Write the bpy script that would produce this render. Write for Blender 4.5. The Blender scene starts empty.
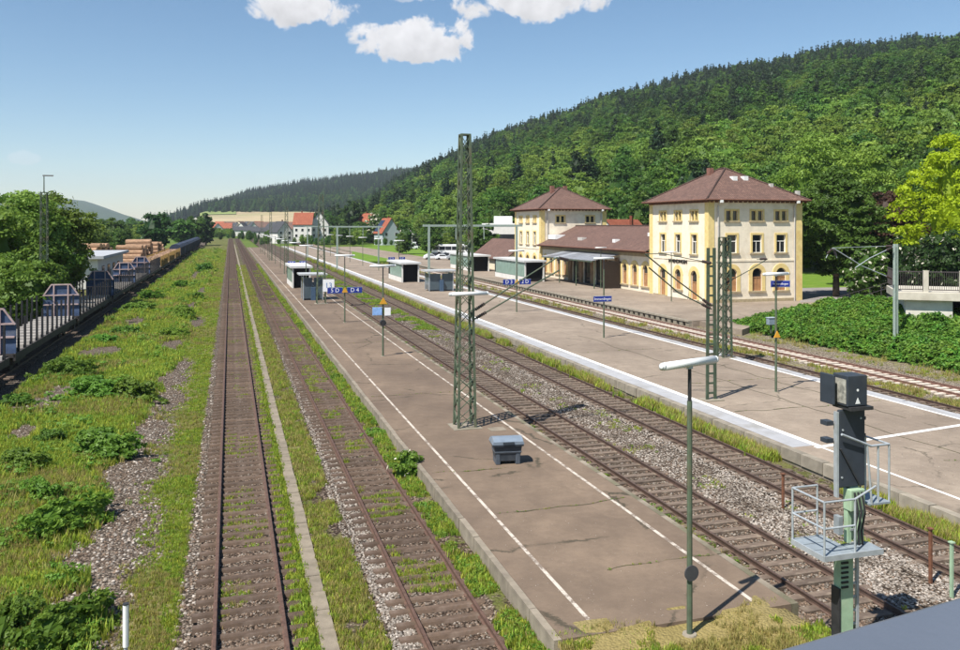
import bpy, math, random
from mathutils import Vector, Matrix, noise
rnd = random.Random(7)
R = math.radians
scene = bpy.context.scene
col = scene.collection

# ------------------------------------------------------------------ camera
FPX, HC, HORI = 830.0, 8.95, 226.0
TH = math.atan(250.0 / FPX)
ST, CT = math.sin(TH), math.cos(TH)
cd = bpy.data.cameras.new('camera')
cam = bpy.data.objects.new('camera', cd)
col.objects.link(cam)
cam.location = (0, 0, HC)
cam.rotation_euler = (R(90), 0, -TH)
cd.sensor_width = 36.0
cd.lens = 36.0 * FPX / 960.0
cd.shift_y = -(325.0 - HORI) / 960.0
cd.clip_start = 0.1
cd.clip_end = 20000
scene.camera = cam

# ------------------------------------------------------------------ sun, sky, exposure
SUN_EL = R(56)
SUN_H = Vector((-0.848, -0.528, 0)).normalized()          # where the sun stands, seen from above
SUN_DIR = Vector((SUN_H.x * math.cos(SUN_EL), SUN_H.y * math.cos(SUN_EL), math.sin(SUN_EL)))
sl = bpy.data.lights.new('sun', 'SUN')
sl.energy = 5.0
sl.angle = R(0.53)
sl.color = (1.0, 0.955, 0.88)
so = bpy.data.objects.new('sun', sl)
col.objects.link(so)
so.location = (-60, -40, 90)
so.rotation_euler = (-SUN_DIR).to_track_quat('-Z', 'Y').to_euler()

world = bpy.data.worlds.new('World')
scene.world = world
world.use_nodes = True
wt = world.node_tree
wt.nodes.clear()
def wn(t, **k):
    n = wt.nodes.new(t)
    for a, b in k.items(): setattr(n, a, b)
    return n
def wmath(op, a, b=None, c=None, clamp=False):
    n = wn('ShaderNodeMath', operation=op, use_clamp=clamp)
    for i, q in enumerate((a, b, c)):
        if q is None: continue
        if isinstance(q, (int, float)): n.inputs[i].default_value = q
        else: wt.links.new(q, n.inputs[i])
    return n.outputs[0]
sky = wn('ShaderNodeTexSky', sky_type='NISHITA')
sky.sun_disc = False
sky.sun_elevation = SUN_EL
sky.sun_rotation = math.atan2(SUN_H.x, SUN_H.y)
sky.altitude = 650
sky.air_density = 1.0
sky.dust_density = 0.45
sky.ozone_density = 1.3
tc = wn('ShaderNodeTexCoord')
FWD = Vector((ST, CT, 0)); RIG = Vector((CT, -ST, 0)); UPV = Vector((0, 0, 1))
def wdot(vec):
    n = wn('ShaderNodeVectorMath', operation='DOT_PRODUCT')
    wt.links.new(tc.outputs['Generated'], n.inputs[0])
    n.inputs[1].default_value = vec
    return n.outputs['Value']
nz = wn('ShaderNodeTexNoise'); nz.inputs['Scale'].default_value = 26; nz.inputs['Detail'].default_value = 12
nz.inputs['Roughness'].default_value = 0.6; nz.inputs['Distortion'].default_value = 0.35
wt.links.new(tc.outputs['Generated'], nz.inputs['Vector'])
nz2 = wn('ShaderNodeTexNoise'); nz2.inputs['Scale'].default_value = 55; nz2.inputs['Detail'].default_value = 5
wt.links.new(tc.outputs['Generated'], nz2.inputs['Vector'])
# clouds of the fair-weather sky: direction, half width, half height (radians), density
CL = []
for px, py, hw, hh, dn in ((297, 10, 50, 23, 1), (417, 46, 64, 27, 1), (534, 5, 70, 24, 1), (24, 160, 17, 7, .22), (412, -4, 26, 10, .4)):
    CL.append(((FWD * FPX + RIG * (px - 480) + UPV * (HORI - py)).normalized(), hw / FPX, hh / FPX, dn))
for az, el, hw, hh in ((75, 24, .09, .035), (110, 33, .12, .05), (160, 20, .1, .035), (215, 38, .13, .05), (265, 22, .09, .03), (310, 30, .1, .04), (30, 44, .12, .05)):
    a, e = R(az), R(el)
    CL.append((Vector((math.sin(a) * math.cos(e), math.cos(a) * math.cos(e), math.sin(e))), hw, hh, 1))
tot = None
under = None
for c, hw, hh, dn in CL:
    rr = c.cross(UPV).normalized(); uu = rr.cross(c).normalized()
    dc = wmath('MAXIMUM', wdot(c), 0.05)
    u = wmath('DIVIDE', wdot(rr), dc); v = wmath('DIVIDE', wdot(uu), dc)
    v2 = wmath('MULTIPLY', v, 1.0 / hh)
    # flat base: the lower half is squeezed
    vneg = wmath('MULTIPLY', wmath('MINIMUM', v2, 0.0), 1.5)
    vq = wmath('ADD', wmath('MAXIMUM', v2, 0.0), vneg)
    r2 = wmath('ADD', wmath('POWER', wmath('ABSOLUTE', wmath('MULTIPLY', u, 1.0 / hw)), 2.0), wmath('POWER', wmath('ABSOLUTE', vq), 2.0))
    d = wmath('SUBTRACT', 1.0, wmath('SQRT', r2))
    d = wmath('ADD', d, wmath('MULTIPLY', wmath('SUBTRACT', nz.outputs['Fac'], 0.5), 2.35))
    m = wn('ShaderNodeMapRange', interpolation_type='SMOOTHSTEP')
    wt.links.new(d, m.inputs[0]); m.inputs[1].default_value = 0.03; m.inputs[2].default_value = 0.33
    m.inputs[3].default_value = 0; m.inputs[4].default_value = dn
    fence_ = wmath('MULTIPLY', m.outputs[0], wmath('LESS_THAN', r2, 1.9))
    front = wmath('MULTIPLY', fence_, wmath('GREATER_THAN', wdot(c), 0.3))
    tot = front if tot is None else wmath('MAXIMUM', tot, front)
    sh = wmath('MULTIPLY', front, wmath('MULTIPLY_ADD', v2, -0.10, 0.10))
    under = sh if under is None else wmath('MAXIMUM', under, sh)
bg = wn('ShaderNodeBackground'); bg.inputs['Strength'].default_value = 0.086
lev = wmath('SUBTRACT', wmath('MULTIPLY_ADD', nz2.outputs['Fac'], 3.0, 5.6), wmath('MULTIPLY', under, 9.0))
cc = wn('ShaderNodeCombineColor')
wt.links.new(lev, cc.inputs[0]); wt.links.new(lev, cc.inputs[1]); wt.links.new(wmath('MULTIPLY', lev, 1.03), cc.inputs[2])
mx = wn('ShaderNodeMix', data_type='RGBA')
hsv = wn('ShaderNodeHueSaturation'); hsv.inputs['Saturation'].default_value = 1.12; hsv.inputs['Hue'].default_value = 0.496
wt.links.new(sky.outputs[0], hsv.inputs['Color'])
wt.links.new(tot, mx.inputs[0]); wt.links.new(hsv.outputs[0], mx.inputs[6]); wt.links.new(cc.outputs[0], mx.inputs[7])
wt.links.new(mx.outputs[2], bg.inputs['Color'])
wo = wn('ShaderNodeOutputWorld'); wt.links.new(bg.outputs[0], wo.inputs['Surface'])

scene.render.engine = 'CYCLES'
vs = scene.view_settings
vs.view_transform = 'Standard'; vs.look = 'None'; vs.exposure = 0.63; vs.gamma = 1.0
vs.use_curve_mapping = False
scene.cycles.max_bounces = 6
scene.cycles.transparent_max_bounces = 8
scene.cycles.volume_bounces = 0

# ------------------------------------------------------------------ helpers: places
# measured plan: x to the right across the tracks, y along the tracks, rail tops at z = 0
def gp(px, py, z=0.0):
    Z = FPX * (HC - z) / (py - HORI)
    return wz_(px, Z, z)
def wz_(px, Z, z):
    X = (px - 480.0) / FPX * Z
    return Vector((X * CT + Z * ST, -X * ST + Z * CT, z))
def pt(px, py, Z):
    return wz_(px, Z, HC - (py - HORI) * Z / FPX)
def depth(p): return p[0] * ST + p[1] * CT
def fbm(x, y, s=1.0, o=3, seed=0.0):
    return noise.fractal(Vector((x * s + seed, y * s - seed, seed * .7)), 1.0, 2.0, o)

# ------------------------------------------------------------------ helpers: materials
MATS = {}
def nodes(name):
    m = bpy.data.materials.new(name); m.use_nodes = True
    t = m.node_tree
    return m, t, t.nodes['Principled BSDF'], t.nodes['Material Output']
def lk(t, a, b): t.links.new(a, b)
def cr(t, fac, stops, interp='LINEAR'):
    n = t.nodes.new('ShaderNodeValToRGB'); n.color_ramp.interpolation = interp
    e = n.color_ramp.elements
    while len(e) < len(stops): e.new(0.5)
    for i, (p, c) in enumerate(stops):
        e[i].position = p
        e[i].color = (c, c, c, 1) if isinstance(c, (int, float)) else (c[0], c[1], c[2], 1)
    lk(t, fac, n.inputs[0])
    return n.outputs[0]
def tex(t, kind, scale, detail=4, co='Object', rough=.55, dist=0.0, feature=None, vec=None):
    n = t.nodes.new('ShaderNodeTex' + kind)
    if vec is None:
        c = t.nodes.new('ShaderNodeTexCoord'); vec = c.outputs[co]
    lk(t, vec, n.inputs['Vector'])
    n.inputs['Scale'].default_value = scale
    if kind == 'Noise':
        n.inputs['Detail'].default_value = detail; n.inputs['Roughness'].default_value = rough; n.inputs['Distortion'].default_value = dist
    if feature: n.feature = feature
    return n
def mixc(t, fac, a, b, mode='MIX'):
    n = t.nodes.new('ShaderNodeMix'); n.data_type = 'RGBA'; n.blend_type = mode
    for i, q in ((0, fac), (6, a), (7, b)):
        if isinstance(q, (int, float)): n.inputs[i].default_value = q
        elif isinstance(q, (tuple, list)): n.inputs[i].default_value = (q[0], q[1], q[2], 1)
        else: lk(t, q, n.inputs[i])
    return n.outputs[2]
def mth(t, op, a, b=None, clamp=False):
    n = t.nodes.new('ShaderNodeMath'); n.operation = op; n.use_clamp = clamp
    for i, q in enumerate((a, b)):
        if q is None: continue
        if isinstance(q, (int, float)): n.inputs[i].default_value = q
        else: lk(t, q, n.inputs[i])
    return n.outputs[0]
def bump(t, b, h, s, d=0.02):
    n = t.nodes.new('ShaderNodeBump'); n.inputs['Strength'].default_value = s; n.inputs['Distance'].default_value = d
    lk(t, h, n.inputs['Height']); lk(t, n.outputs[0], b.inputs['Normal'])
def sc(c, k): return (c[0] * k, c[1] * k, c[2] * k)
def M(name, c, rough=.75, var=.18, scale=6.0, bmp=0.0, bs=60.0, metal=0.0, spec=.3, rand=.0, dirt=None, emit=0):
    if name in MATS: return MATS[name]
    m, t, b, o = nodes(name)
    n = tex(t, 'Noise', scale, 5, 'Object')
    colr = cr(t, n.outputs['Fac'], [(.3, sc(c, 1 - var)), (.7, sc(c, 1 + var))])
    if dirt:
        n3 = tex(t, 'Noise', scale * .35, 7, 'Object', .65)
        colr = mixc(t, cr(t, n3.outputs['Fac'], [(.5, 0.0), (.68, .75)]), colr, dirt)
    if rand:
        oi = t.nodes.new('ShaderNodeObjectInfo')
        k = t.nodes.new('ShaderNodeMapRange'); lk(t, oi.outputs['Random'], k.inputs[0]); k.inputs[3].default_value = 1 - rand; k.inputs[4].default_value = 1 + rand
        hv = t.nodes.new('ShaderNodeHueSaturation'); lk(t, colr, hv.inputs['Color']); lk(t, k.outputs[0], hv.inputs['Value'])
        colr = hv.outputs[0]
    lk(t, colr, b.inputs['Base Color'])
    b.inputs['Roughness'].default_value = rough; b.inputs['Metallic'].default_value = metal
    b.inputs['Specular IOR Level'].default_value = spec
    if bmp:
        n2 = tex(t, 'Noise', bs, 4, 'Object'); bump(t, b, n2.outputs['Fac'], bmp)
    MATS[name] = m
    return m
def leafmat(name, lo, hi, rand=.25, trans=.35, huer=.02):
    m, t, b, o = nodes(name)
    at = t.nodes.new('ShaderNodeAttribute'); at.attribute_name = 'tone'
    c = cr(t, at.outputs['Fac'], [(0, lo), (1, hi)])
    oi = t.nodes.new('ShaderNodeObjectInfo')
    k = t.nodes.new('ShaderNodeMapRange'); lk(t, oi.outputs['Random'], k.inputs[0]); k.inputs[3].default_value = 1 - rand; k.inputs[4].default_value = 1 + rand
    k2 = t.nodes.new('ShaderNodeMapRange'); lk(t, mth(t, 'FRACT', mth(t, 'MULTIPLY', oi.outputs['Random'], 7.31)), k2.inputs[0]); k2.inputs[3].default_value = .5 - huer; k2.inputs[4].default_value = .5 + huer
    hv = t.nodes.new('ShaderNodeHueSaturation'); lk(t, c, hv.inputs['Color']); lk(t, k.outputs[0], hv.inputs['Value']); lk(t, k2.outputs[0], hv.inputs['Hue'])
    lk(t, hv.outputs[0], b.inputs['Base Color'])
    b.inputs['Roughness'].default_value = .55; b.inputs['Specular IOR Level'].default_value = .25
    tr = t.nodes.new('ShaderNodeBsdfTranslucent')
    hv2 = t.nodes.new('ShaderNodeHueSaturation'); lk(t, hv.outputs[0], hv2.inputs['Color']); hv2.inputs['Value'].default_value = 1.5; hv2.inputs['Hue'].default_value = .49
    lk(t, hv2.outputs[0], tr.inputs['Color'])
    mx = t.nodes.new('ShaderNodeMixShader'); mx.inputs[0].default_value = trans
    lk(t, b.outputs[0], mx.inputs[1]); lk(t, tr.outputs[0], mx.inputs[2]); lk(t, mx.outputs[0], o.inputs['Surface'])
    MATS[name] = m
    return m

# ------------------------------------------------------------------ helpers: meshes and objects
class MB:
    def __init__(s): s.v = []; s.f = []; s.m = []
    def add(s, vs, fs, mi=0):
        n = len(s.v); s.v += [tuple(p) for p in vs]
        for f in fs: s.f.append(tuple(i + n for i in f)); s.m.append(mi)
        return s
    def box(s, x0, x1, y0, y1, z0, z1, mi=0):
        return s.add([(x0, y0, z0), (x1, y0, z0), (x1, y1, z0), (x0, y1, z0), (x0, y0, z1), (x1, y0, z1), (x1, y1, z1), (x0, y1, z1)],
                     [(0, 3, 2, 1), (4, 5, 6, 7), (0, 1, 5, 4), (1, 2, 6, 5), (2, 3, 7, 6), (3, 0, 4, 7)], mi)
    def tbox(s, c0, s0, z0, c1, s1, z1, mi=0):      # box tapering between two levels
        vs = []
        for c, q, z in ((c0, s0, z0), (c1, s1, z1)):
            for a, b in ((-1, -1), (1, -1), (1, 1), (-1, 1)): vs.append((c[0] + a * q[0] / 2, c[1] + b * q[1] / 2, z))
        return s.add(vs, [(0, 3, 2, 1), (4, 5, 6, 7), (0, 1, 5, 4), (1, 2, 6, 5), (2, 3, 7, 6), (3, 0, 4, 7)], mi)
    def bar(s, p0, p1, w, h=None, mi=0, up=(0, 0, 1)):
        p0 = Vector(p0); p1 = Vector(p1); h = h or w
        d = (p1 - p0).normalized(); u = Vector(up)
        if abs(d.dot(u)) > .98: u = Vector((1, 0, 0))
        a = d.cross(u).normalized() * (w / 2); b = a.cross(d).normalized() * (h / 2)
        vs = [p + q for p in (p0, p1) for q in (-a - b, a - b, a + b, -a + b)]
        return s.add(vs, [(0, 3, 2, 1), (4, 5, 6, 7), (0, 1, 5, 4), (1, 2, 6, 5), (2, 3, 7, 6), (3, 0, 4, 7)], mi)
    def cyl(s, p0, p1, r0, r1=None, n=8, mi=0, caps=True):
        p0 = Vector(p0); p1 = Vector(p1); r1 = r0 if r1 is None else r1
        d = (p1 - p0).normalized(); u = Vector((0, 0, 1)) if abs(d.z) < .95 else Vector((1, 0, 0))
        a = d.cross(u).normalized(); b = a.cross(d)
        vs = []
        for p, r in ((p0, r0), (p1, r1)):
            for i in range(n):
                t = 2 * math.pi * i / n
                vs.append(p + (a * math.cos(t) + b * math.sin(t)) * r)
        fs = [(i, (i + 1) % n, n + (i + 1) % n, n + i) for i in range(n)]
        if caps: fs += [tuple(range(n - 1, -1, -1)), tuple(range(n, 2 * n))]
        return s.add(vs, fs, mi)
    def path(s, pts, rs, n=7, mi=0):
        for i in range(len(pts) - 1):
            s.cyl(pts[i], pts[i + 1], rs[i], rs[i + 1], n, mi, True)
        return s
    def prism(s, poly, axis, t0, t1, mi=0):           # polygon in a plane, extruded along an axis
        def P(a, b, t): return {'x': (t, a, b), 'y': (a, t, b), 'z': (a, b, t)}[axis]
        n = len(poly)
        vs = [P(a, b, t0) for a, b in poly] + [P(a, b, t1) for a, b in poly]
        return s.add(vs, [tuple(range(n - 1, -1, -1)), tuple(range(n, 2 * n))] + [(i, (i + 1) % n, n + (i + 1) % n, n + i) for i in range(n)], mi)
    def mesh(s, name, mats, smooth=False):
        me = bpy.data.meshes.new(name)
        me.from_pydata(s.v, [], s.f)
        if not isinstance(mats, (list, tuple)): mats = [mats]
        for q in mats: me.materials.append(q)
        if len(mats) > 1: me.polygons.foreach_set('material_index', s.m)
        if smooth: me.polygons.foreach_set('use_smooth', [True] * len(me.polygons))
        me.update()
        return me
    def build(s, name, mats, parent=None, loc=None, rz=0, smooth=False, bevel=0, label=None):
        return link(name, s.mesh(name, mats, smooth), parent, loc, rz, bevel, label)
def link(name, me, parent=None, loc=None, rz=0, bevel=0, label=None, scale=None):
    o = bpy.data.objects.new(name, me); col.objects.link(o)
    if loc is not None: o.location = loc
    if rz: o.rotation_euler = (0, 0, rz)
    if scale is not None: o.scale = scale if isinstance(scale, (tuple, list)) else (scale,) * 3
    if parent: o.parent = parent
    if bevel:
        b = o.modifiers.new('bevel', 'BEVEL'); b.width = bevel; b.segments = 2; b.limit_method = 'ANGLE'
    if label: o['label'] = label
    return o
def tag(o, label, cat, group=None):
    o['label'] = label; o['category'] = cat
    if group: o['group'] = group
    return o
def thing(name, label, cat, loc=(0, 0, 0), rz=0, group=None):
    o = bpy.data.objects.new(name, None); col.objects.link(o)
    o.location = loc; o.rotation_euler = (0, 0, rz); o.empty_display_size = .3
    return tag(o, label, cat, group)
def struct(o): o['kind'] = 'structure'; return o
def stuff(o, label=None, cat=None):
    o['kind'] = 'stuff'
    if label: o['label'] = label
    if cat: o['category'] = cat
    return o
def copy_tree(o, parent=None):
    c = o.copy(); col.objects.link(c); c.parent = parent
    for ch in list(o.children): copy_tree(ch, c)
    return c
def text_mesh(name, s, size, mat, parent, mtx, extrude=.004, align='CENTER'):
    cu = bpy.data.curves.new(name, 'FONT'); cu.body = s; cu.size = size; cu.extrude = extrude
    cu.align_x = align; cu.align_y = 'CENTER'; cu.resolution_u = 3
    tmp = bpy.data.objects.new('tmp_text', cu); col.objects.link(tmp)
    bpy.context.view_layer.update()
    me = bpy.data.meshes.new_from_object(tmp.evaluated_get(bpy.context.evaluated_depsgraph_get()))
    bpy.data.objects.remove(tmp); bpy.data.curves.remove(cu)
    me.materials.clear(); me.materials.append(mat)
    me.transform(mtx)
    return link(name, me, parent)

# instanced ground cover: points with scale, turn and kind, filled by geometry nodes
def scatter(name, pts, protos, label=None, cat=None):
    # pts: (x, y, z, scale, turn, kind, tilt)
    me = bpy.data.meshes.new(name)
    me.from_pydata([p[:3] for p in pts], [], [])
    for an, ty, idx in (('scl', 'FLOAT', 3), ('kid', 'INT', 5)):
        a = me.attributes.new(an, ty, 'POINT'); a.data.foreach_set('value', [p[idx] for p in pts])
    a = me.attributes.new('rot', 'FLOAT_VECTOR', 'POINT')
    flat = []
    for p in pts: flat += [p[6], p[6] * .6, p[4]]
    a.data.foreach_set('vector', flat)
    o = link(name, me)
    g = bpy.data.node_groups.new(name + '_nodes', 'GeometryNodeTree')
    g.interface.new_socket('Geometry', in_out='INPUT', socket_type='NodeSocketGeometry')
    g.interface.new_socket('Geometry', in_out='OUTPUT', socket_type='NodeSocketGeometry')
    gi = g.nodes.new('NodeGroupInput'); go = g.nodes.new('NodeGroupOutput')
    ip = g.nodes.new('GeometryNodeInstanceOnPoints')
    c = bpy.data.collections.new(name + '_kinds')
    for i, q in enumerate(protos):
        po = bpy.data.objects.new('%02d_%s_kind' % (i, name), q); c.objects.link(po)
    ci = g.nodes.new('GeometryNodeCollectionInfo')
    ci.inputs['Collection'].default_value = c
    ci.inputs['Separate Children'].default_value = True
    ci.inputs['Reset Children'].default_value = True
    g.links.new(gi.outputs[0], ip.inputs['Points'])
    g.links.new(ci.outputs[0], ip.inputs['Instance'])
    ip.inputs['Pick Instance'].default_value = True
    for an, ty, so_ in (('kid', 'INT', 'Instance Index'), ('rot', 'FLOAT_VECTOR', 'Rotation'), ('scl', 'FLOAT', 'Scale')):
        na = g.nodes.new('GeometryNodeInputNamedAttribute'); na.data_type = ty; na.inputs['Name'].default_value = an
        g.links.new(na.outputs['Attribute'], ip.inputs[so_])
    g.links.new(ip.outputs[0], go.inputs[0])
    md = o.modifiers.new('scatter', 'NODES'); md.node_group = g
    return stuff(o, label, cat)

# ------------------------------------------------------------------ materials
def gravel_nodes(t, scale, lo, hi, tintn=.5):
    c = t.nodes.new('ShaderNodeTexCoord')
    v = tex(t, 'Voronoi', scale, vec=c.outputs['Object'])
    sep = t.nodes.new('ShaderNodeSeparateColor'); lk(t, v.outputs['Color'], sep.inputs[0])
    n = tex(t, 'Noise', .7, 5, vec=c.outputs['Object'])
    colr = cr(t, sep.outputs[0], [(0, sc(lo, .45)), (.35, lo), (.8, hi), (1, sc(hi, 1.5))])
    colr = mixc(t, cr(t, n.outputs['Fac'], [(.35, 0.0), (.7, tintn)]), colr, sc((lo[0] * 1.1, lo[1] * .93, lo[2] * .8), 1.0), 'MIX')
    edge = cr(t, v.outputs['Distance'], [(.25, 1.0), (.62, .25)])
    colr = mixc(t, 1.0, colr, edge, 'MULTIPLY')
    return colr, v, c
GRASS_LO, GRASS_HI = (.075, .085, .022), (.165, .175, .055)
def grass_nodes(t, c, lo=GRASS_LO, hi=GRASS_HI, dry=(.25, .205, .10), dryk=.8):
    n1 = tex(t, 'Noise', 1.1, 7, vec=c.outputs['Object'], rough=.7)
    n2 = tex(t, 'Noise', 19, 4, vec=c.outputs['Object'], rough=.7)
    n3 = tex(t, 'Noise', .33, 5, vec=c.outputs['Object'])
    g = cr(t, n2.outputs['Fac'], [(.3, lo), (.72, hi)])
    g = mixc(t, cr(t, n1.outputs['Fac'], [(.35, .55), (.65, 0.0)]), g, sc(lo, .75))
    g = mixc(t, cr(t, n3.outputs['Fac'], [(.5, 0.0), (.7, dryk)]), g, dry)
    return g, n2
def mixed_ground(name, attr, glo, ghi, vscale, gl=GRASS_LO, gh=GRASS_HI, soft=.9):
    m, t, b, o = nodes(name)
    grav, v, c = gravel_nodes(t, vscale, glo, ghi)
    g, n2 = grass_nodes(t, c, gl, gh)
    at = t.nodes.new('ShaderNodeAttribute'); at.attribute_name = attr
    nn = tex(t, 'Noise', 3.0, 6, vec=c.outputs['Object'], rough=.7)
    k = mth(t, 'ADD', at.outputs['Fac'], mth(t, 'MULTIPLY', mth(t, 'SUBTRACT', nn.outputs['Fac'], .5), soft * 1.6))
    k = cr(t, k, [(.42, 0.0), (.6, 1.0)])
    lk(t, mixc(t, k, grav, g), b.inputs['Base Color'])
    b.inputs['Roughness'].default_value = .95; b.inputs['Specular IOR Level'].default_value = .1
    bump(t, b, mth(t, 'MULTIPLY', v.outputs['Distance'], -1.0), .9, .04)
    MATS[name] = m
    return m
MVERGE = mixed_ground('verge_ground', 'green', (.17, .135, .105), (.29, .24, .195), 15)
MBEDL = mixed_ground('siding_ballast', 'green', (.12, .088, .066), (.25, .2, .16), 13)
MBEDM = mixed_ground('main_ballast', 'green', (.14, .105, .078), (.31, .265, .215), 14)
MBEDR = mixed_ground('station_ballast', 'green', (.30, .25, .19), (.5, .43, .34), 14, (.13, .14, .04), (.27, .25, .09))

def asphalt(name, base, stain, crack=1.0, sp=.5, line=None):
    m, t, b, o = nodes(name)
    c = t.nodes.new('ShaderNodeTexCoord')
    n1 = tex(t, 'Noise', .16, 6, vec=c.outputs['Object'], rough=.6)
    n2 = tex(t, 'Noise', 24, 5, vec=c.outputs['Object'], rough=.9)
    n3 = tex(t, 'Noise', 1.3, 8, vec=c.outputs['Object'], rough=.72)
    colr = cr(t, n1.outputs['Fac'], [(.32, stain), (.62, base), (.8, sc(base, 1.18))])
    colr = mixc(t, cr(t, n3.outputs['Fac'], [(.4, .4), (.62, 0.0)]), colr, sc(stain, .72))
    colr = mixc(t, cr(t, n2.outputs['Fac'], [(.58, 0.0), (.75, sp)]), colr, sc(base, 1.8))
    colr = mixc(t, cr(t, n2.outputs['Fac'], [(.28, sp), (.42, 0.0)]), colr, sc(base, .5))
    # old patch seams and cracks
    wv = t.nodes.new('ShaderNodeVectorMath'); wv.operation = 'MULTIPLY_ADD'
    lk(t, n3.outputs['Color'], wv.inputs[0]); wv.inputs[1].default_value = (1.1, 1.1, 0); lk(t, c.outputs['Object'], wv.inputs[2])
    vo = tex(t, 'Voronoi', .17, vec=wv.outputs[0], feature='DISTANCE_TO_EDGE')
    nb = tex(t, 'Noise', .45, 3, vec=c.outputs['Object'])
    k = mth(t, 'MULTIPLY', cr(t, vo.outputs['Distance'], [(.004, .8 * crack), (.011, 0.0)]), cr(t, nb.outputs['Fac'], [(.46, 0.0), (.56, 1.0)]))
    colr = mixc(t, k, colr, (.045, .042, .028))
    vp = tex(t, 'Voronoi', .12, vec=c.outputs['Object']); vp.distance = 'CHEBYCHEV'
    sp_ = t.nodes.new('ShaderNodeSeparateColor'); lk(t, vp.outputs['Color'], sp_.inputs[0])
    colr = mixc(t, cr(t, sp_.outputs[1], [(.0, .16), (.3, 0.0)], 'CONSTANT'), colr, sc(stain, .7))
    lk(t, colr, b.inputs['Base Color'])
    b.inputs['Roughness'].default_value = .92; b.inputs['Specular IOR Level'].default_value = .2
    nbig = tex(t, 'Noise', .55, 3, vec=c.outputs['Object'])
    bump(t, b, mth(t, 'ADD', mth(t, 'MULTIPLY', n2.outputs['Fac'], .12), mth(t, 'MULTIPLY', nbig.outputs['Fac'], 2.2)), .4, .12)
    MATS[name] = m
    return m
MASPH = asphalt('platform_asphalt', (.228, .168, .12), (.14, .103, .077), sp=.85)
MASPH2 = asphalt('pale_asphalt', (.315, .255, .198), (.215, .17, .132), .7, .6)
MROAD = asphalt('road_asphalt', (.30, .27, .25), (.22, .2, .19), .5)
def worn(name, c, under, wear=.5, scale=2.2):
    m, t, b, o = nodes(name)
    n = tex(t, 'Noise', scale, 9, 'Object', .72)
    n2 = tex(t, 'Noise', 30, 3, 'Object')
    k = mth(t, 'ADD', n.outputs['Fac'], mth(t, 'MULTIPLY', mth(t, 'SUBTRACT', n2.outputs['Fac'], .5), .35))
    lk(t, mixc(t, cr(t, k, [(wear - .06, 1.0), (wear + .05, 0.0)]), c, under), b.inputs['Base Color'])
    b.inputs['Roughness'].default_value = .8
    MATS[name] = m
    return m
MLINE_W = worn('worn_line_paint', (.52, .46, .39), (.19, .146, .112), .48)
MLINE = worn('line_paint', (.78, .76, .72), (.33, .28, .24), .36)
MPAVE = M('edge_paving', (.36, .36, .37), .85, .1, 1.5, .2, 40, rand=.05, dirt=(.25, .235, .21))
MCONC = M('weathered_concrete', (.27, .235, .185), .9, .2, 2.0, .3, 30, rand=.1, dirt=(.16, .15, .1))
MCONCD = M('mossy_concrete', (.23, .195, .15), .9, .25, 2.0, .3, 30, rand=.12, dirt=(.1, .1, .05))
MTROUGH = M('trough_concrete', (.215, .18, .135), .9, .2, 3.0, .3, 40, rand=.1, dirt=(.13, .115, .07))
MRUST = M('rusty_rail', (.10, .058, .043), .7, .3, 8, .2, 50, spec=.3, dirt=(.15, .09, .065))
MRUST2 = M('dark_rail', (.085, .055, .042), .55, .25, 8, .1, 50, spec=.4, dirt=(.14, .09, .07))
MRUST3 = M('used_rail', (.19, .105, .08), .5, .25, 8, .1, 50, spec=.4)
MSLPR = M('steel_sleeper', (.098, .066, .046), .85, .25, 6, .2, 50, rand=.22, dirt=(.16, .12, .095))
MSLPW = M('timber_sleeper', (.135, .10, .076), .9, .25, 6, .4, 30, rand=.25, dirt=(.25, .2, .15))
MSLPC = M('concrete_sleeper', (.56, .49, .41), .9, .15, 6, .2, 50, rand=.1)
MGREEN = M('green_mast_paint', (.085, .112, .072), .6, .25, 3, .1, 40, dirt=(.15, .115, .07))
MGREEND = M('dark_green_steel', (.06, .085, .055), .6, .25, 3, dirt=(.11, .075, .045))
MGALV = M('galvanised_steel', (.42, .45, .47), .45, .14, 5, metal=.35)
MWHITE = M('white_paint', (.78, .78, .76), .5, .06, 4)
MDARK = M('dark_iron', (.03, .03, .032), .5, .3, 5)
MRUSTY = M('rusty_iron', (.16, .07, .04), .9, .4, 8)
MGLASS = M('window_glass', (.022, .026, .03), .08, .3, 1.2, spec=.6)
def foliage_mats():
    leafmat('leaf_mid', (.03, .075, .010), (.10, .19, .028))
    leafmat('leaf_dark', (.016, .042, .010), (.05, .105, .02), .3)
    leafmat('leaf_bright', (.07, .14, .015), (.19, .29, .045))
    leafmat('leaf_yellow', (.21, .30, .006), (.42, .53, .02), .05, .4, .0)
    leafmat('leaf_copper', (.05, .025, .014), (.12, .065, .04), .2)
    leafmat('needle', (.012, .03, .010), (.036, .068, .018), .35, .15)
    leafmat('grass_blade', (.13, .19, .022), (.34, .42, .06), .3, .4, .03)
    leafmat('grass_dry', (.2, .2, .05), (.40, .34, .12), .25, .35)
    leafmat('weed_leaf', (.06, .145, .015), (.17, .29, .04), .2, .35)
    leafmat('ivy_leaf', (.05, .13, .016), (.15, .29, .04), .3, .3)
    leafmat('blossom', (.5, .48, .36), (.75, .72, .6), .1, .3)
foliage_mats()
MBARK = M('bark', (.11, .085, .06), .95, .35, 4, .5, 20)

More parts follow.
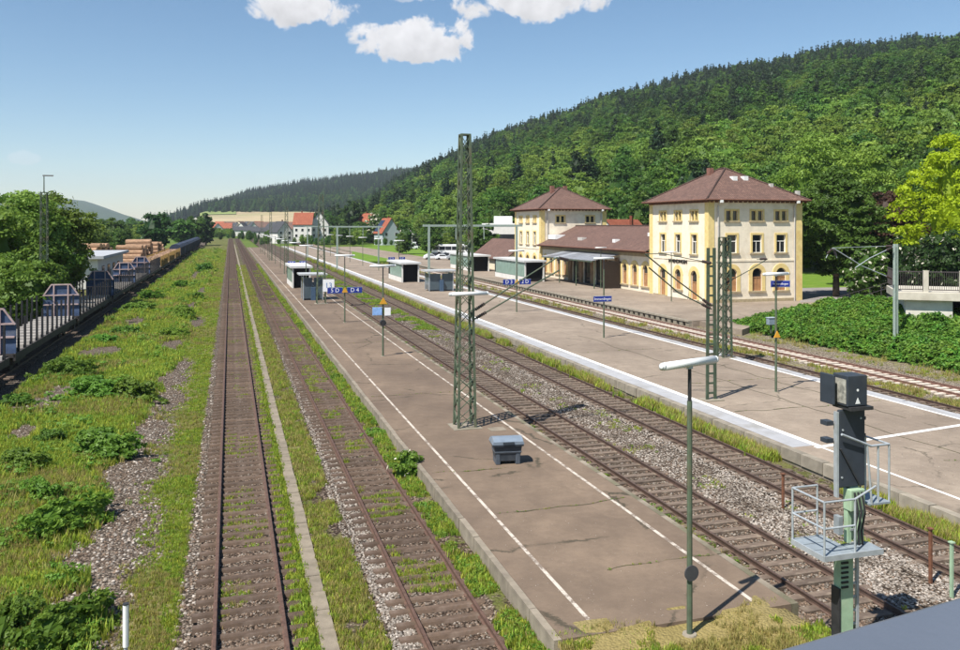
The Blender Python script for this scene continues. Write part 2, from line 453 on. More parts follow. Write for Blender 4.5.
# ------------------------------------------------------------------ ground sheets
def frange(a, b, n): return [a + (b - a) * i / n for i in range(n + 1)]
YS = frange(6, 60, 108) + frange(60, 200, 100)[1:] + frange(200, 640, 80)[1:]
def sheet(name, xs, ys, zf, mat, attr=None, af=None):
    nx = len(xs)
    v = [(x, y, zf(x, y)) for y in ys for x in xs]
    f = [(j * nx + i, j * nx + i + 1, (j + 1) * nx + i + 1, (j + 1) * nx + i) for j in range(len(ys) - 1) for i in range(nx - 1)]
    me = bpy.data.meshes.new(name); me.from_pydata(v, [], f); me.materials.append(mat)
    me.polygons.foreach_set('use_smooth', [True] * len(f))
    if attr:
        a = me.attributes.new(attr, 'FLOAT', 'POINT'); a.data.foreach_set('value', [af(p[0], p[1]) for p in v])
    return struct(link(name, me))
def polysheet(name, pts, z, mat, thick=0.0):
    if thick: return struct(MB().prism([(p[0], p[1]) for p in pts], 'z', z - thick, z).build(name, mat))
    me = bpy.data.meshes.new(name)
    me.from_pydata([(p[0], p[1], z) for p in pts], [], [tuple(range(len(pts)))]); me.materials.append(mat)
    return struct(link(name, me))

# far country: meadow and fields
m, t, b, o = nodes('meadow')
c = t.nodes.new('ShaderNodeTexCoord')
g, n2 = grass_nodes(t, c, (.05, .095, .014), (.12, .19, .03), (.2, .2, .06), .35)
nf = tex(t, 'Voronoi', .006, vec=c.outputs['Object'])
sp_ = t.nodes.new('ShaderNodeSeparateColor'); lk(t, nf.outputs['Color'], sp_.inputs[0])
g = mixc(t, cr(t, sp_.outputs[0], [(0, .0), (.8, .5)]), g, (.14, .17, .04))
lk(t, g, b.inputs['Base Color']); b.inputs['Roughness'].default_value = .95; b.inputs['Specular IOR Level'].default_value = .1
MMEADOW = m
def gz(x, y): return -0.6
polysheet('ground', [(-4000, -80), (4500, -80), (4500, 6200), (-4000, 6200)], -0.62, MMEADOW)

# left verge: grass with bare gravel patches (centre pixel measured in the photograph, turned into plan position)
BARE = []
for px, py, w, l in ((118, 520, 1.0, 1.9), (104, 556, 1.1, 1.3), (140, 470, .75, 2.0), (150, 432, .8, 2.4), (168, 400, .7, 2.6), (172, 380, .8, 2.6),
                     (100, 352, 1.3, 2.6), (172, 345, .7, 3.0), (35, 405, 1.1, 1.9), (60, 392, .6, 2.0), (98, 600, .6, .7), (135, 322, .8, 3.5),
                     (192, 305, .5, 5.0), (196, 322, .6, 3.5), (200, 292, .5, 8), (86, 606, .8, .9), (196, 275, .6, 14), (25, 432, .5, 1.2), (182, 366, .5, 2.2)):
    p = gp(px, py, -.28); BARE.append((p.x, p.y, w * 1.45, l * 1.45))
def bare(x, y):
    k = 0
    for bx, by, w, l in BARE:
        d = math.sqrt(((x - bx) / w) ** 2 + ((y - by) / l) ** 2)
        k = max(k, 1.35 - d * .85)
    if y < 48: k = max(k, 1.25 - abs(x + 3.5 + .35 * math.sin(y * .22) + .5 * fbm(x, y, .3, 3, 7.)) * 1.15 - max(0, y - 40) * .1)   # old track line, now gravel
    if x > -1.3: k = max(k, (x + 1.35) * 3.4)           # ballast shoulder of the siding
    if -16.6 < x < -11.2: k = max(k, min((-11.2 - x) * 1.5, (x + 16.6) * 1.5))         # ballast under the wagons
    return max(0., min(1., k))
def vergez(x, y):
    h = -.30 + .09 * fbm(x, y, .35) + .05 * fbm(x, y, 1.3, 2, 3.)
    if x < -11.0: h = min(h, -.32)
    return h - (0.12 if x < -11.5 else 0)
sheet('grass_verge', frange(-26, -.55, 110), YS, vergez, MVERGE, 'green', lambda x, y: 1 - bare(x, y))

T1, T2, T3, T4, T5, T6 = .43, 4.84, 14.22, 18.78, 33.7, 38.05
def bedl_green(x, y):
    k = 0.12 + .18 * fbm(x, y, .25, 3, 5.)
    if 1.5 < x < 3.35: k += .36 - .5 * max(0, x - 2.9)
    if x > 5.95: k += .36
    if abs(x - T2) < .7 and y > 32: k += .16
    if abs(x - T1) < .7: k += .08
    return k
def bedlz(x, y):
    z = -.20 + .02 * fbm(x, y, 1.1)
    if 1.35 < x < 3.4: z -= .05
    if x > 5.75: z += min(.14, (x - 5.75) * .4) + .05 * fbm(x, y, .7)
    return z
sheet('siding_track_bed', frange(-.72, 6.60, 40), YS, bedlz, MBEDL, 'green', bedl_green)
def bedm_green(x, y):
    k = .03 + .16 * fbm(x, y, .3, 3, 9.)
    if x > 19.85: k += .42
    if x < 13.2: k += .12
    if 16 < x < 17 and y > 60: k += .3
    return k
sheet('main_track_bed', frange(12.2, 20.75, 44), YS, lambda x, y: -.20 + .025 * fbm(x, y, .9) + (.06 if 15.6 < x < 17.4 else 0), MBEDM, 'green', bedm_green)
def bedr_green(x, y):
    k = .1 + .2 * fbm(x, y, .3, 3, 2.)
    if 35 < x < 36.6: k += .25
    if x > 40.5: k += .35
    return k
sheet('station_track_bed', frange(31.7, 46, 50), [y for y in YS if y < 80], lambda x, y: -.20 + .02 * fbm(x, y, .9), MBEDR, 'green', bedr_green)
sheet('station_track_bed', frange(31.7, 39.95, 30), [y for y in YS if y >= 79.6], lambda x, y: -.20 + .02 * fbm(x, y, .9), MBEDR, 'green', bedr_green)

# ------------------------------------------------------------------ platforms
def platform(name, x0, x1, y0, y1, mat, z=.375):
    return struct(MB().box(x0, x1, y0, y1, -.6, z).build(name, mat))
def line(x0, y0, x1, y1, w, mat, z=.379):
    d = (Vector((x1, y1)) - Vector((x0, y0))).normalized(); n = Vector((-d.y, d.x)) * (w / 2)
    o = MB().add([(x0 - n.x, y0 - n.y, z), (x1 - n.x, y1 - n.y, z), (x1 + n.x, y1 + n.y, z), (x0 + n.x, y0 + n.y, z)], [(0, 1, 2, 3)]).build('painted_line', mat)
    return struct(o)
PF1 = platform('island_platform', 6.60, 12.2, 16.0, 345, MASPH)
PF2 = platform('island_platform', 20.86, 31.6, -6, 360, MASPH2)
PF3 = platform('house_platform', 40.2, 51.4, 66.5, 345, MASPH2)
line(7.48, 16.1, 7.48, 345, .1, MLINE_W)
line(11.45, 16.1, 11.45, 345, .11, MLINE_W)
line(21.95, -6, 21.95, 27.0, .13, MLINE)
line(21.98, 27.2, 21.98, 360, .30, MLINE)
line(21.7, 27.0, 31.1, 28.4, .24, MLINE, .383)
line(31.05, -6, 31.05, 360, .17, MLINE)
for x0, x1, y0, y1 in ((20.87, 21.82, 27.3, 360), (31.16, 31.59, -6, 360)):
    struct(MB().add([(x0, y0, .379), (x1, y0, .379), (x1, y1, .379), (x0, y1, .379)], [(0, 1, 2, 3)]).build('edge_paving', MPAVE))
# kerb stones: one block each near the camera, the rest joined
def kerb(parent, x0, x1, y0, y1, L, mat, nmax, top=.375, side=1):
    me = MB().box(x0, x1, .012, L - .012, -.06, top).mesh('kerb_stone', mat)
    n = int((y1 - y0) / L)
    for i in range(min(n, nmax)):
        k = link('kerb_stone', me, parent, (rnd.uniform(-.012, .012), y0 + i * L, rnd.uniform(-.012, .006)), rnd.uniform(-.003, .003))
    if n > nmax:
        mb = MB()
        for i in range(nmax, n): mb.box(x0, x1, y0 + i * L + .012, y0 + (i + 1) * L - .012, -.06, top - (i % 3) * .003)
        stuff(mb.build('far_kerb_stones', mat, parent))
    w = MB().box(x0 + .05 * side, x1, y0, y1, -.55, -.065)
    w.build('retaining_wall', MCONCD, parent)
kerb(PF1, 6.43, 6.60, 16.0, 345, 1.5, MCONCD, 70)
kerb(PF1, 12.2, 12.38, 16.0, 345, 1.5, MCONCD, 60, side=0)
kerb(PF2, 20.55, 20.86, -6, 360, 1.2, MCONC, 110)
kerb(PF2, 31.6, 31.86, -6, 360, 1.5, MPAVE, 60, side=0)
# house platform edge: slabs on separate short blocks, dark gaps between them
mb = MB()
me = MB().box(39.78, 40.2, .01, 1.09, .22, .375).mesh('kerb_stone', MCONC)
me2 = MB().box(39.86, 40.2, .03, .62, -.4, .22).mesh('support_block', MCONC)
for i in range(120):
    link('kerb_stone', me, PF3, (0, 66.6 + i * 1.1, rnd.uniform(-.01, .0)))
    link('support_block', me2, PF3, (0, 66.6 + i * 1.1, 0))
stuff(MB().box(39.8, 40.2, 198.6, 345, -.4, .37).build('far_kerb_stones', MCONC, PF3))

# transverse seams where the asphalt has opened
MSEAM = M('mossy_seam', (.075, .068, .04), .95, .35, 6, dirt=(.11, .12, .03))
def seam(x0, x1, y, w, seed):
    rg = random.Random(seed); n = 26; a = []; b_ = []
    for i in range(n + 1):
        x = x0 + (x1 - x0) * i / n; yy = y + .28 * fbm(x, y, .5, 4, seed); ww = w * max(.12, .5 + 1.3 * fbm(x, y, 1.7, 2, seed + 9.))
        a.append((x, yy - ww / 2, .3835)); b_.append((x, yy + ww / 2, .3835))
    struct(MB().add(a + b_, [(i, i + 1, n + 2 + i, n + 1 + i) for i in range(n)]).build('asphalt_seam', MSEAM))
SEAMS = [(7.6, 12.0, 23.6, .07, 1.), (6.7, 9.6, 27.9, .04, 2.), (6.8, 12.1, 41.5, .05, 3.), (7.2, 11.9, 61, .06, 4.), (9.0, 12.1, 19.0, .04, 5.), (22.3, 30.6, 33.2, .06, 6.), (24.0, 31.0, 40.0, .05, 7.), (22.5, 29.0, 52.0, .05, 8.), (25, 31, 24.0, .05, 9.)]
for q in SEAMS: seam(*q)
# lengthwise seams on the wide platform
for x, y0, y1 in ((26.2, 22, 60), (28.9, 30, 48)):
    n = 40; v = [(x + .3 * fbm(y0 + i, x, .3, 4, 3.) + s_ * .025, y0 + (y1 - y0) * i / n, .3835) for s_ in (-1, 1) for i in range(n + 1)]
    struct(MB().add(v, [(i, i + 1, n + 2 + i, n + 1 + i) for i in range(n)]).build('asphalt_seam', MSEAM))
p = gp(497, 429, .38)
struct(MB().box(p.x - .35, p.x + .35, p.y - .3, p.y + .3, .36, .388).build('manhole_cover', MCONCD))

# grassy platform end
ENDX = frange(6.4, 12.4, 16)
def endz(x, y): return .30 - .055 * max(0, 14.5 - y) + .03 * fbm(x, y, 1.2) + (-.5 if (x < 6.5 or x > 12.3) else 0)
m = mixed_ground('dry_turf', 'green', (.19, .15, .11), (.3, .25, .19), 15, (.2, .16, .06), (.36, .285, .12))
sheet('platform_end_turf', ENDX, frange(4, 16.6, 26), lambda x, y: endz(x, y) + (.09 if y > 15.3 and 6.8 < x < 12 and fbm(x, y, .7) > -.12 else 0), m, 'green', lambda x, y: .95)

# forecourt, road and lawns beside the station
polysheet('forecourt', [(40.9, 60), (46.5, 64.5), (52, 66.4), (75, 66.4), (75, 81.9), (51.3, 81.9), (51.3, 66.6), (40.9, 66.6)], .30, MASPH2, 1.0)
polysheet('forecourt', [(51.41, 66.6), (75, 66.6), (75, 82), (66, 82), (51.41, 82)], .31, MASPH2, 1.0)
rp = [gp(800, 302, .36), gp(800, 288, .36), gp(915, 286, .36), gp(915, 300, .36)]
polysheet('road', rp, .36, MROAD, 1.0)
mlawn, t, b, o = nodes('lawn')
c = t.nodes.new('ShaderNodeTexCoord'); g, n2 = grass_nodes(t, c, (.09, .17, .02), (.17, .27, .035), (.22, .24, .06), .4)
lk(t, g, b.inputs['Base Color']); b.inputs['Roughness'].default_value = .95; b.inputs['Specular IOR Level'].default_value = .1
polysheet('lawn', [(60, 82), (150, 20), (190, 120), (120, 210), (64, 210), (64, 95)], .30, mlawn, 1.0)
polysheet('car_park', [(51.6, 150), (64, 150), (88, 262), (51.6, 300)], .33, MASPH2, 1.0)
lp = [gp(352, 262, .345), gp(428, 260, .345), gp(440, 247, .345), gp(352, 243, .345)]
polysheet('lawn', lp, .345, mlawn, 1.0)

# ------------------------------------------------------------------ tracks
def rail_mesh(y0, y1, mat):
    p = [(-.065, -.165), (.065, -.165), (.065, -.15), (.012, -.135), (.012, -.045), (.036, -.035), (.036, -.004), (.028, 0), (-.028, 0), (-.036, -.004), (-.036, -.035), (-.012, -.045), (-.012, -.135), (-.065, -.15)]
    return MB().prism(p, 'y', y0, y1).mesh('rail', mat)
def track(x, y0, y1, rail, slm, label, nind, spacing=.63, ztop=-.135, w=.25, L=2.5, steel=False):
    root = thing('railway_track', label, 'track', (x, y0, -.2))
    me = rail_mesh(0, y1 - y0, rail)
    for s in (-1, 1): link('rail', me, root, (s * .753, 0, .2))
    h = .11
    if steel:
        prof = [(-w / 2 - .03, -h), (w / 2 + .03, -h), (w / 2 - .03, 0), (-w / 2 + .03, 0)]
        sm = MB().prism(prof, 'x', -L / 2, L / 2).mesh('sleeper', slm)
    else: sm = MB().box(-L / 2, L / 2, -w / 2, w / 2, -h, 0).mesh('sleeper', slm)
    # rail fastenings ride on the sleeper
    fm = MB()
    for s in (-1, 1):
        for q in (-1, 1): fm.box(s * .753 + q * .1 - .035, s * .753 + q * .1 + .035, -.06, .06, 0, .035)
    n = int((y1 - y0) / spacing)
    rest = MB()
    for i in range(n):
        y = (i + .5) * spacing
        z = .2 + ztop + rnd.uniform(-.012, .01)
        if i < nind:
            link('sleeper', sm, root, (rnd.uniform(-.05, .05), y + rnd.uniform(-.03, .03), z), rnd.uniform(-.012, .012))
        else: rest.box(-L / 2, L / 2, y - w / 2, y + w / 2, z - h, z)
    if rest.v: stuff(rest.build('far_sleepers', slm, root))
    return root
track(T1, 9.5, 620, MRUST, MSLPR, 'leftmost rusty siding track beside the grass verge, brown sleepers in weedy ballast', 150, steel=True)
track(T2, 9.5, 600, MRUST, MSLPR, 'rusty siding track along the left edge of the near platform', 150, steel=True)
track(T3, 10, 640, MRUST2, MSLPW, 'dark main track directly right of the near platform', 130)
track(T4, 14, 640, MRUST2, MSLPW, 'dark main track along the grassy edge of the wide middle platform', 120)
track(T5, 26, 640, MRUST2, MSLPW, 'dark track half hidden behind the far edge of the middle platform', 90)
track(T6, 30, 640, MRUST3, MSLPC, 'track on pale concrete sleepers nearest the station building', 150, L=2.6, w=.28)
# wagon track
track(-13.8, 25, 420, MRUST2, MSLPW, 'siding under the timber wagons left of the grass verge', 60)

# concrete cable trough with single cover slabs
ct = thing('cable_trough', 'narrow concrete cable trough between the two rusty siding tracks', 'cable trough', (2.08, 9, -.24))
MB().box(-.2, .2, 0, 420, -.2, .015).build('channel', MTROUGH, ct)
cm = MB().box(-.185, .185, .008, .992, .017, .07).mesh('cover_slab', MTROUGH)
for i in range(150): link('cover_slab', cm, ct, (rnd.uniform(-.012, .012), i * 1.0, rnd.uniform(-.012, .01)), rnd.uniform(-.012, .012))
mb = MB()
for i in range(150, 420): mb.box(-.185, .185, i + .008, i + .992, .017, .07)
stuff(mb.build('far_cover_slabs', MTROUGH, ct))

# ------------------------------------------------------------------ station building
MWALL = M('cream_render', (.78, .69, .54), .9, .08, 1.4, .15, 30, dirt=(.62, .52, .38))
MTRIM = M('yellow_trim', (.70, .545, .235), .85, .1, 2, dirt=(.6, .42, .15))
MTIMB = M('brown_eaves', (.16, .075, .05), .8, .2, 3)
MDOOR = M('brown_door', (.36, .19, .09), .6, .2, 3)
MSILL = M('sandstone_sill', (.36, .29, .18), .9, .2, 3)
MPIPE = M('zinc_pipe', (.5, .47, .43), .5, .1, 3)
MFRAME = M('window_frame_white', (.72, .70, .64), .6, .06, 3)
MSHOP = M('brown_stone', (.30, .20, .12), .9, .3, 1.5, .3, 14)
def tilemat(name, lo, hi, row=.34, rot=False):
    m, t, b, o = nodes(name)
    c = t.nodes.new('ShaderNodeTexCoord')
    br = t.nodes.new('ShaderNodeTexBrick'); lk(t, c.outputs['UV'], br.inputs['Vector'])
    br.inputs['Scale'].default_value = 1.0; br.inputs['Brick Width'].default_value = .28; br.inputs['Row Height'].default_value = row
    br.inputs['Mortar Size'].default_value = .035; br.offset = .0
    br.inputs['Color1'].default_value = (*lo, 1); br.inputs['Color2'].default_value = (*hi, 1); br.inputs['Mortar'].default_value = (*sc(lo, .35), 1)
    n = tex(t, 'Noise', .5, 7, vec=c.outputs['Object'], rough=.7)
    n2 = tex(t, 'Noise', 5, 4, vec=c.outputs['Object'], rough=.7)
    k = mixc(t, cr(t, n.outputs['Fac'], [(.35, .65), (.65, 0.0)]), br.outputs['Color'], sc(lo, .6))
    k = mixc(t, cr(t, n2.outputs['Fac'], [(.55, 0.0), (.75, .6)]), k, sc(hi, 1.35))
    lk(t, k, b.inputs['Base Color']); b.inputs['Roughness'].default_value = .85
    bump(t, b, br.outputs['Fac'], -.6, .05)
    MATS[name] = m
    return m
MROOF = tilemat('roof_tiles', (.135, .074, .056), (.235, .132, .10))
MROOF2 = tilemat('red_roof_tiles', (.33, .085, .04), (.45, .14, .07))
MROOF3 = tilemat('slate_roof_tiles', (.05, .052, .06), (.09, .09, .1))
MBRK = M('chimney_brick', (.21, .10, .075), .9, .25, 4)
def roof_mesh(name, faces, mat, thick=.12):
    # faces: polygons; each gets UVs along the eaves and up the slope, and a little thickness
    v = []; f = []; uv = []
    for poly in faces:
        P = [Vector(p) for p in poly]
        e = (P[1] - P[0]).normalized(); n = e.cross(P[2] - P[0]).normalized(); up = n.cross(e)
        if n.z < 0: n = -n
        b0 = len(v); k = len(P)
        v += [tuple(p) for p in P] + [tuple(p - Vector((0, 0, thick))) for p in P]
        f.append(tuple(range(b0, b0 + k))); uv += [((p - P[0]).dot(e), (p - P[0]).dot(up)) for p in P]
        f.append(tuple(range(b0 + 2 * k - 1, b0 + k - 1, -1))); uv += [(0, 0)] * k
        for i in range(k):
            j = (i + 1) % k
            f.append((b0 + i, b0 + j, b0 + k + j, b0 + k + i)); uv += [(0, 0)] * 4
    me = bpy.data.meshes.new(name); me.from_pydata(v, [], f); me.materials.append(mat)
    l = me.uv_layers.new(name='UVMap')
    for i, q in enumerate(uv): l.data[i].uv = q
    me.update()
    return me

def facade(parent, org, dx, nr, W, H, ops, mat, th=.35, name='wall'):
    # wall panel with real openings; ops: dict(u, w0, w1, wd, arch, kind)
    org = Vector(org); dx = Vector(dx); nr = Vector(nr)
    def P(u, w, n=0.): return org + dx * u + Vector((0, 0, w)) + nr * n
    us = {0., W}; ws = {0., H}
    rects = []
    for q in ops:
        u0, u1 = q['u'] - q['wd'] / 2, q['u'] + q['wd'] / 2
        us |= {u0, u1}; ws |= {q['w0'], q['w1']}; rects.append((u0, u1, q['w0'], q['w1']))
    us = sorted(us); ws = sorted(ws)
    mb = MB()
    for i in range(len(us) - 1):
        for j in range(len(ws) - 1):
            cu, cw = (us[i] + us[i + 1]) / 2, (ws[j] + ws[j + 1]) / 2
            if any(a < cu < b_ and c_ < cw < d_ for a, b_, c_, d_ in rects): continue
            mb.add([P(us[i], ws[j]), P(us[i + 1], ws[j]), P(us[i + 1], ws[j + 1]), P(us[i], ws[j + 1])], [(0, 1, 2, 3)])
    for q, (u0, u1, w0, w1) in zip(ops, rects):
        if q.get('arch'):
            r = (u1 - u0) / 2; cu, cw = (u0 + u1) / 2, w1 - r
            arc = [(cu - r * math.cos(math.pi * k / 12), cw + r * math.sin(math.pi * k / 12)) for k in range(13)]
            mb.add([P(u0, w1)] + [P(*a) for a in arc[:7]], [(0, k + 1, k + 2) for k in range(6)])
            mb.add([P(u1, w1)] + [P(*a) for a in arc[6:]], [(0, k + 1, k + 2) for k in range(6)])
            ring = [(u0, w0)] + arc + [(u1, w0)]
        else: ring = [(u0, w0), (u0, w1), (u1, w1), (u1, w0)]
        n = len(ring)
        for k in range(n):
            a, b_ = ring[k], ring[(k + 1) % n]
            mb.add([P(*a), P(*b_), P(b_[0], b_[1], -th), P(a[0], a[1], -th)], [(0, 1, 2, 3)])
    mb.build(name, mat, parent)
    for q, (u0, u1, w0, w1) in zip(ops, rects):
        kind = q.get('kind', 'window')
        r = (u1 - u0) / 2; cu = (u0 + u1) / 2
        # frame bars and panes, set back in the reveal
        fr = MB()
        def fb(a0, a1, b0, b1, n0, n1, g):
            g.add([P(a0, b0, n0), P(a1, b0, n0), P(a1, b1, n0), P(a0, b1, n0), P(a0, b0, n1), P(a1, b0, n1), P(a1, b1, n1), P(a0, b1, n1)],
                  [(0, 3, 2, 1), (4, 5, 6, 7), (0, 1, 5, 4), (1, 2, 6, 5), (2, 3, 7, 6), (3, 0, 4, 7)])
        ft = .055
        fb(u0, u0 + ft, w0, w1, -.22, -.15, fr); fb(u1 - ft, u1, w0, w1, -.22, -.15, fr)
        fb(u0, u1, w0, w0 + ft, -.22, -.148, fr); fb(u0, u1, w1 - ft, w1, -.22, -.148, fr)
        split = w0 + (w1 - w0) * (.64 if not q.get('arch') else .6)
        if kind == 'twin':
            fb(cu - .14, cu + .14, w0, w1, -.24, .0, fr)
        elif kind == 'window':
            fb(u0, u1, split - .05, split + .05, -.22, -.14, fr); fb(cu - .025, cu + .025, w0, split, -.22, -.142, fr)
        elif kind in ('door', 'shutter'):
            fb(u0, u1, split - .05, split + .05, -.22, -.14, fr); fb(cu - .03, cu + .03, w0, split, -.22, -.142, fr)
        win = fr.build('door' if kind == 'door' else 'window', MTRIM if kind == 'twin' else (MDOOR if kind in ('door', 'shutter') else MFRAME), parent)
        pm = MB(); fb(u0 + .02, u1 - .02, w0 + .02, w1 - .02, -.26, -.20, pm)
        if kind in ('door', 'shutter'):
            pm = MB(); fb(u0 + .02, u1 - .02, split, w1 - .02, -.26, -.20, pm)
            dm = MB(); fb(u0 + .02, u1 - .02, w0 + .02, split, -.26, -.185, dm); dm.build('door_leaf', MDOOR, win)
            pm.build('pane', MGLASS, win)
        elif kind == 'twin':
            for a0, a1 in ((u0 + .02, cu - .14), (cu + .14, u1 - .02)):
                pm = MB(); fb(a0, a1, w0 + .02, w1 - .02, -.26, -.20, pm); pm.build('pane', MGLASS, win)
        else: pm.build('pane', MGLASS, win)
        # surround
        if q.get('trim', True):
            s = MB(); tw = q.get('tw', .24)
            if q.get('arch'):
                cw = w1 - r
                fb(u0 - tw, u0, w0, cw, -.02, .07, s); fb(u1, u1 + tw, w0, cw, -.02, .07, s)
                for k in range(12):
                    a, b_ = math.pi * k / 12, math.pi * (k + 1) / 12
                    q0 = [(cu - R_ * math.cos(x), cw + R_ * math.sin(x)) for R_, x in ((r, a), (r + tw * 1.2, a), (r + tw * 1.2, b_), (r, b_))]
                    s.add([P(x, y, -.02) for x, y in q0] + [P(x, y, .07) for x, y in q0], [(0, 3, 2, 1), (4, 5, 6, 7), (0, 1, 5, 4), (1, 2, 6, 5), (2, 3, 7, 6), (3, 0, 4, 7)])
            else:
                fb(u0 - tw, u0, w0, w1, -.02, .06, s); fb(u1, u1 + tw, w0, w1, -.02, .06, s); fb(u0 - tw, u1 + tw, w1, w1 + tw * .9, -.02, .064, s)
            s.build('surround', MTRIM, win)
            if kind != 'door':
                s = MB(); fb(u0 - tw - .08, u1 + tw + .08, w0 - .17, w0, -.02, .17, s); s.build('sill', MSILL, win)

st = thing('station_building', 'long cream railway station with two square towers and brown tiled hipped roofs', 'station', (51.3, 81.6, .2))
TW, TL, TE = 12.3, 13.5, 11.55
def tower(y0, cols_front, cols_side, detail, last):
    # front faces the camera (-y), side faces the tracks (-x)
    fr = []
    for u in cols_front:
        fr.append(dict(u=u, w0=9.35, w1=10.5, wd=1.55, kind='twin', tw=.2))
        if detail:
            fr.append(dict(u=u, w0=5.7, w1=7.75, wd=1.25, kind='window'))
            fr.append(dict(u=u, w0=1.35, w1=3.95, wd=1.3, arch=True, kind='shutter', tw=.42))
    facade(st, (0, y0, 0), (1, 0, 0), (0, -1, 0), TW, TE, fr, MWALL, name='tower_wall')
    sd = []
    for i, u in enumerate(cols_side):
        sd.append(dict(u=u, w0=9.35, w1=10.5, wd=1.5, kind='twin', tw=.2))
        sd.append(dict(u=u, w0=5.5, w1=7.75, wd=1.15, kind='window'))
        sd.append(dict(u=u, w0=.25 if i != 1 else 1.2, w1=3.6, wd=1.3, arch=True, kind='door' if i != 1 else 'shutter', tw=.42))
    facade(st, (0, y0, 0), (0, 1, 0), (-1, 0, 0), TL, TE, sd, MWALL, name='tower_wall')
    MB().box(TW - .01, TW, y0, y0 + TL, 0, TE).build('tower_wall', MWALL, st)
    MB().box(0, TW, y0 + TL - .01, y0 + TL, 0, TE).build('tower_wall', MWALL, st)
    for x, y in ((0, y0), (TW, y0), (0, y0 + TL)):         # corner pilasters
        MB().box(x - (.07 if x == 0 else .7), x + (.7 if x == 0 else .07), y - (.07 if y == y0 else .7), y + (.7 if y == y0 else .07), 0, TE - .02).build('corner_pilaster', MTRIM, st)
    # string course, plinth and eaves board
    b_ = MB().box(.96, TW - .96, y0 - .06, y0 - .001, 4.72, 4.92).box(-.06, -.001, y0 + .96, y0 + TL - .96, 4.72, 4.92)
    b_.build('string_course', MWALL, st)
    b_ = MB().box(.96, TW - .96, y0 - .05, y0 - .001, 0, .45).box(-.05, -.001, y0 + 9.2, y0 + TL - .96, 0, .3)
    b_.build('plinth', MSILL, st)
    o_ = .72
    MB().box(-o_ + .1, TW + o_ - .1, y0 - o_ + .1, y0 + TL + o_ - .1, TE - .0, TE + .16).build('eaves_board', MTIMB, st)
    mb = MB()
    for k in range(22): mb.box(-o_ + .3 + k * .62, -o_ + .42 + k * .62, y0 - o_ + .2, y0 - .02, TE - .16, TE - .001)
    for k in range(22): mb.box(-o_ + .2, -.02, y0 - .2 + k * .62, y0 - .08 + k * .62, TE - .16, TE - .001)
    stuff(mb.build('rafter_ends', MTIMB, st))
    ze, zr = TE + .14, TE + 4.15
    x0, x1, ya, yb = -o_, TW + o_, y0 - o_, y0 + TL + o_
    cx = TW / 2; r0, r1 = y0 + TL / 2 - .6, y0 + TL / 2 + .6
    rf = roof_mesh('roof', [[(x0, ya, ze), (x1, ya, ze), (cx, r0, zr)], [(x1, ya, ze), (x1, yb, ze), (cx, r1, zr), (cx, r0, zr)],
                            [(x1, yb, ze), (x0, yb, ze), (cx, r1, zr)], [(x0, yb, ze), (x0, ya, ze), (cx, r0, zr), (cx, r1, zr)]], MROOF)
    ro = link('roof', rf, st)
    mb = MB()
    for e in ((x0, ya), (x1, ya), (x0, yb), (x1, yb)):
        mb.cyl((e[0], e[1], ze + .03), (cx, r0 if e[1] == ya else r1, zr + .05), .11, .11, 6)
    mb.cyl((cx, r0, zr + .05), (cx, r1, zr + .05), .12, .12, 6)
    mb.build('ridge_tiles', MROOF, ro)
    g = MB().cyl((x0, ya - .08, ze + .0), (x1, ya - .08, ze + .0), .085, n=8).cyl((x0 - .08, ya, ze + .0), (x0 - .08, yb, ze), .085, n=8)
    g.build('gutter', MTIMB, ro)
    if detail:
        def rp_(u, s_):   # point on the camera side slope
            return Vector((cx + u * (1 - s_), ya + (r0 - ya) * s_, ze + (zr - ze) * s_))
        for u, s_ in ((-1.2, .66), (3.4, .67)):
            p = rp_(u, s_); MB().box(p.x - .3, p.x + .3, p.y - .4, p.y + .32, p.z - .3, p.z + .28).build('skylight', MWHITE, ro)
        for u, s_ in ((6.6, .44), (8.0, .22)):
            p = rp_(u, s_); MB().box(p.x - .2, p.x + .2, p.y - .2, p.y + .25, p.z - .25, p.z + .3).build('roof_vent', MPIPE, ro)
        MB().box(cx - 1.3, cx - .75, r1 + .1, r1 + .8, zr - .9, zr + .15).build('chimney', MBRK, ro)
    else:
        for q in (-1.6, .9): MB().box(cx + q - .3, cx + q + .3, r0 - .3, r0 + .5, zr - 1.0, zr + .3).build('chimney', MBRK, ro)
    for x in (1.15, TW - 1.05):                             # downpipes
        d = MB().cyl((x, y0 - .14, .1), (x, y0 - .14, TE - .55), .075, n=8).cyl((x, y0 - .14, TE - .55), (x, y0 - .78, TE - .05), .075, n=8)
        d.build('downpipe', MPIPE, st)
        MB().box(x - .16, x + .16, y0 - .95, y0 - .65, TE - .2, TE + .1).build('rainwater_head', MWHITE, st)
tower(0, (3.0, 6.3, 9.5), (3.0, 6.6, 10.2), True, False)
tower(52.3, (3.6, 9.2), (3.0, 6.6, 10.2), False, True)
text_mesh('station_name', 'IMMENDINGEN', .62, M('black_letters', (.03, .025, .02), .6), st,
          Matrix.Translation((-.05, 6.6, 4.52)) @ Matrix.Rotation(R(-90), 4, 'Z') @ Matrix.Rotation(R(90), 4, 'X'), .04)
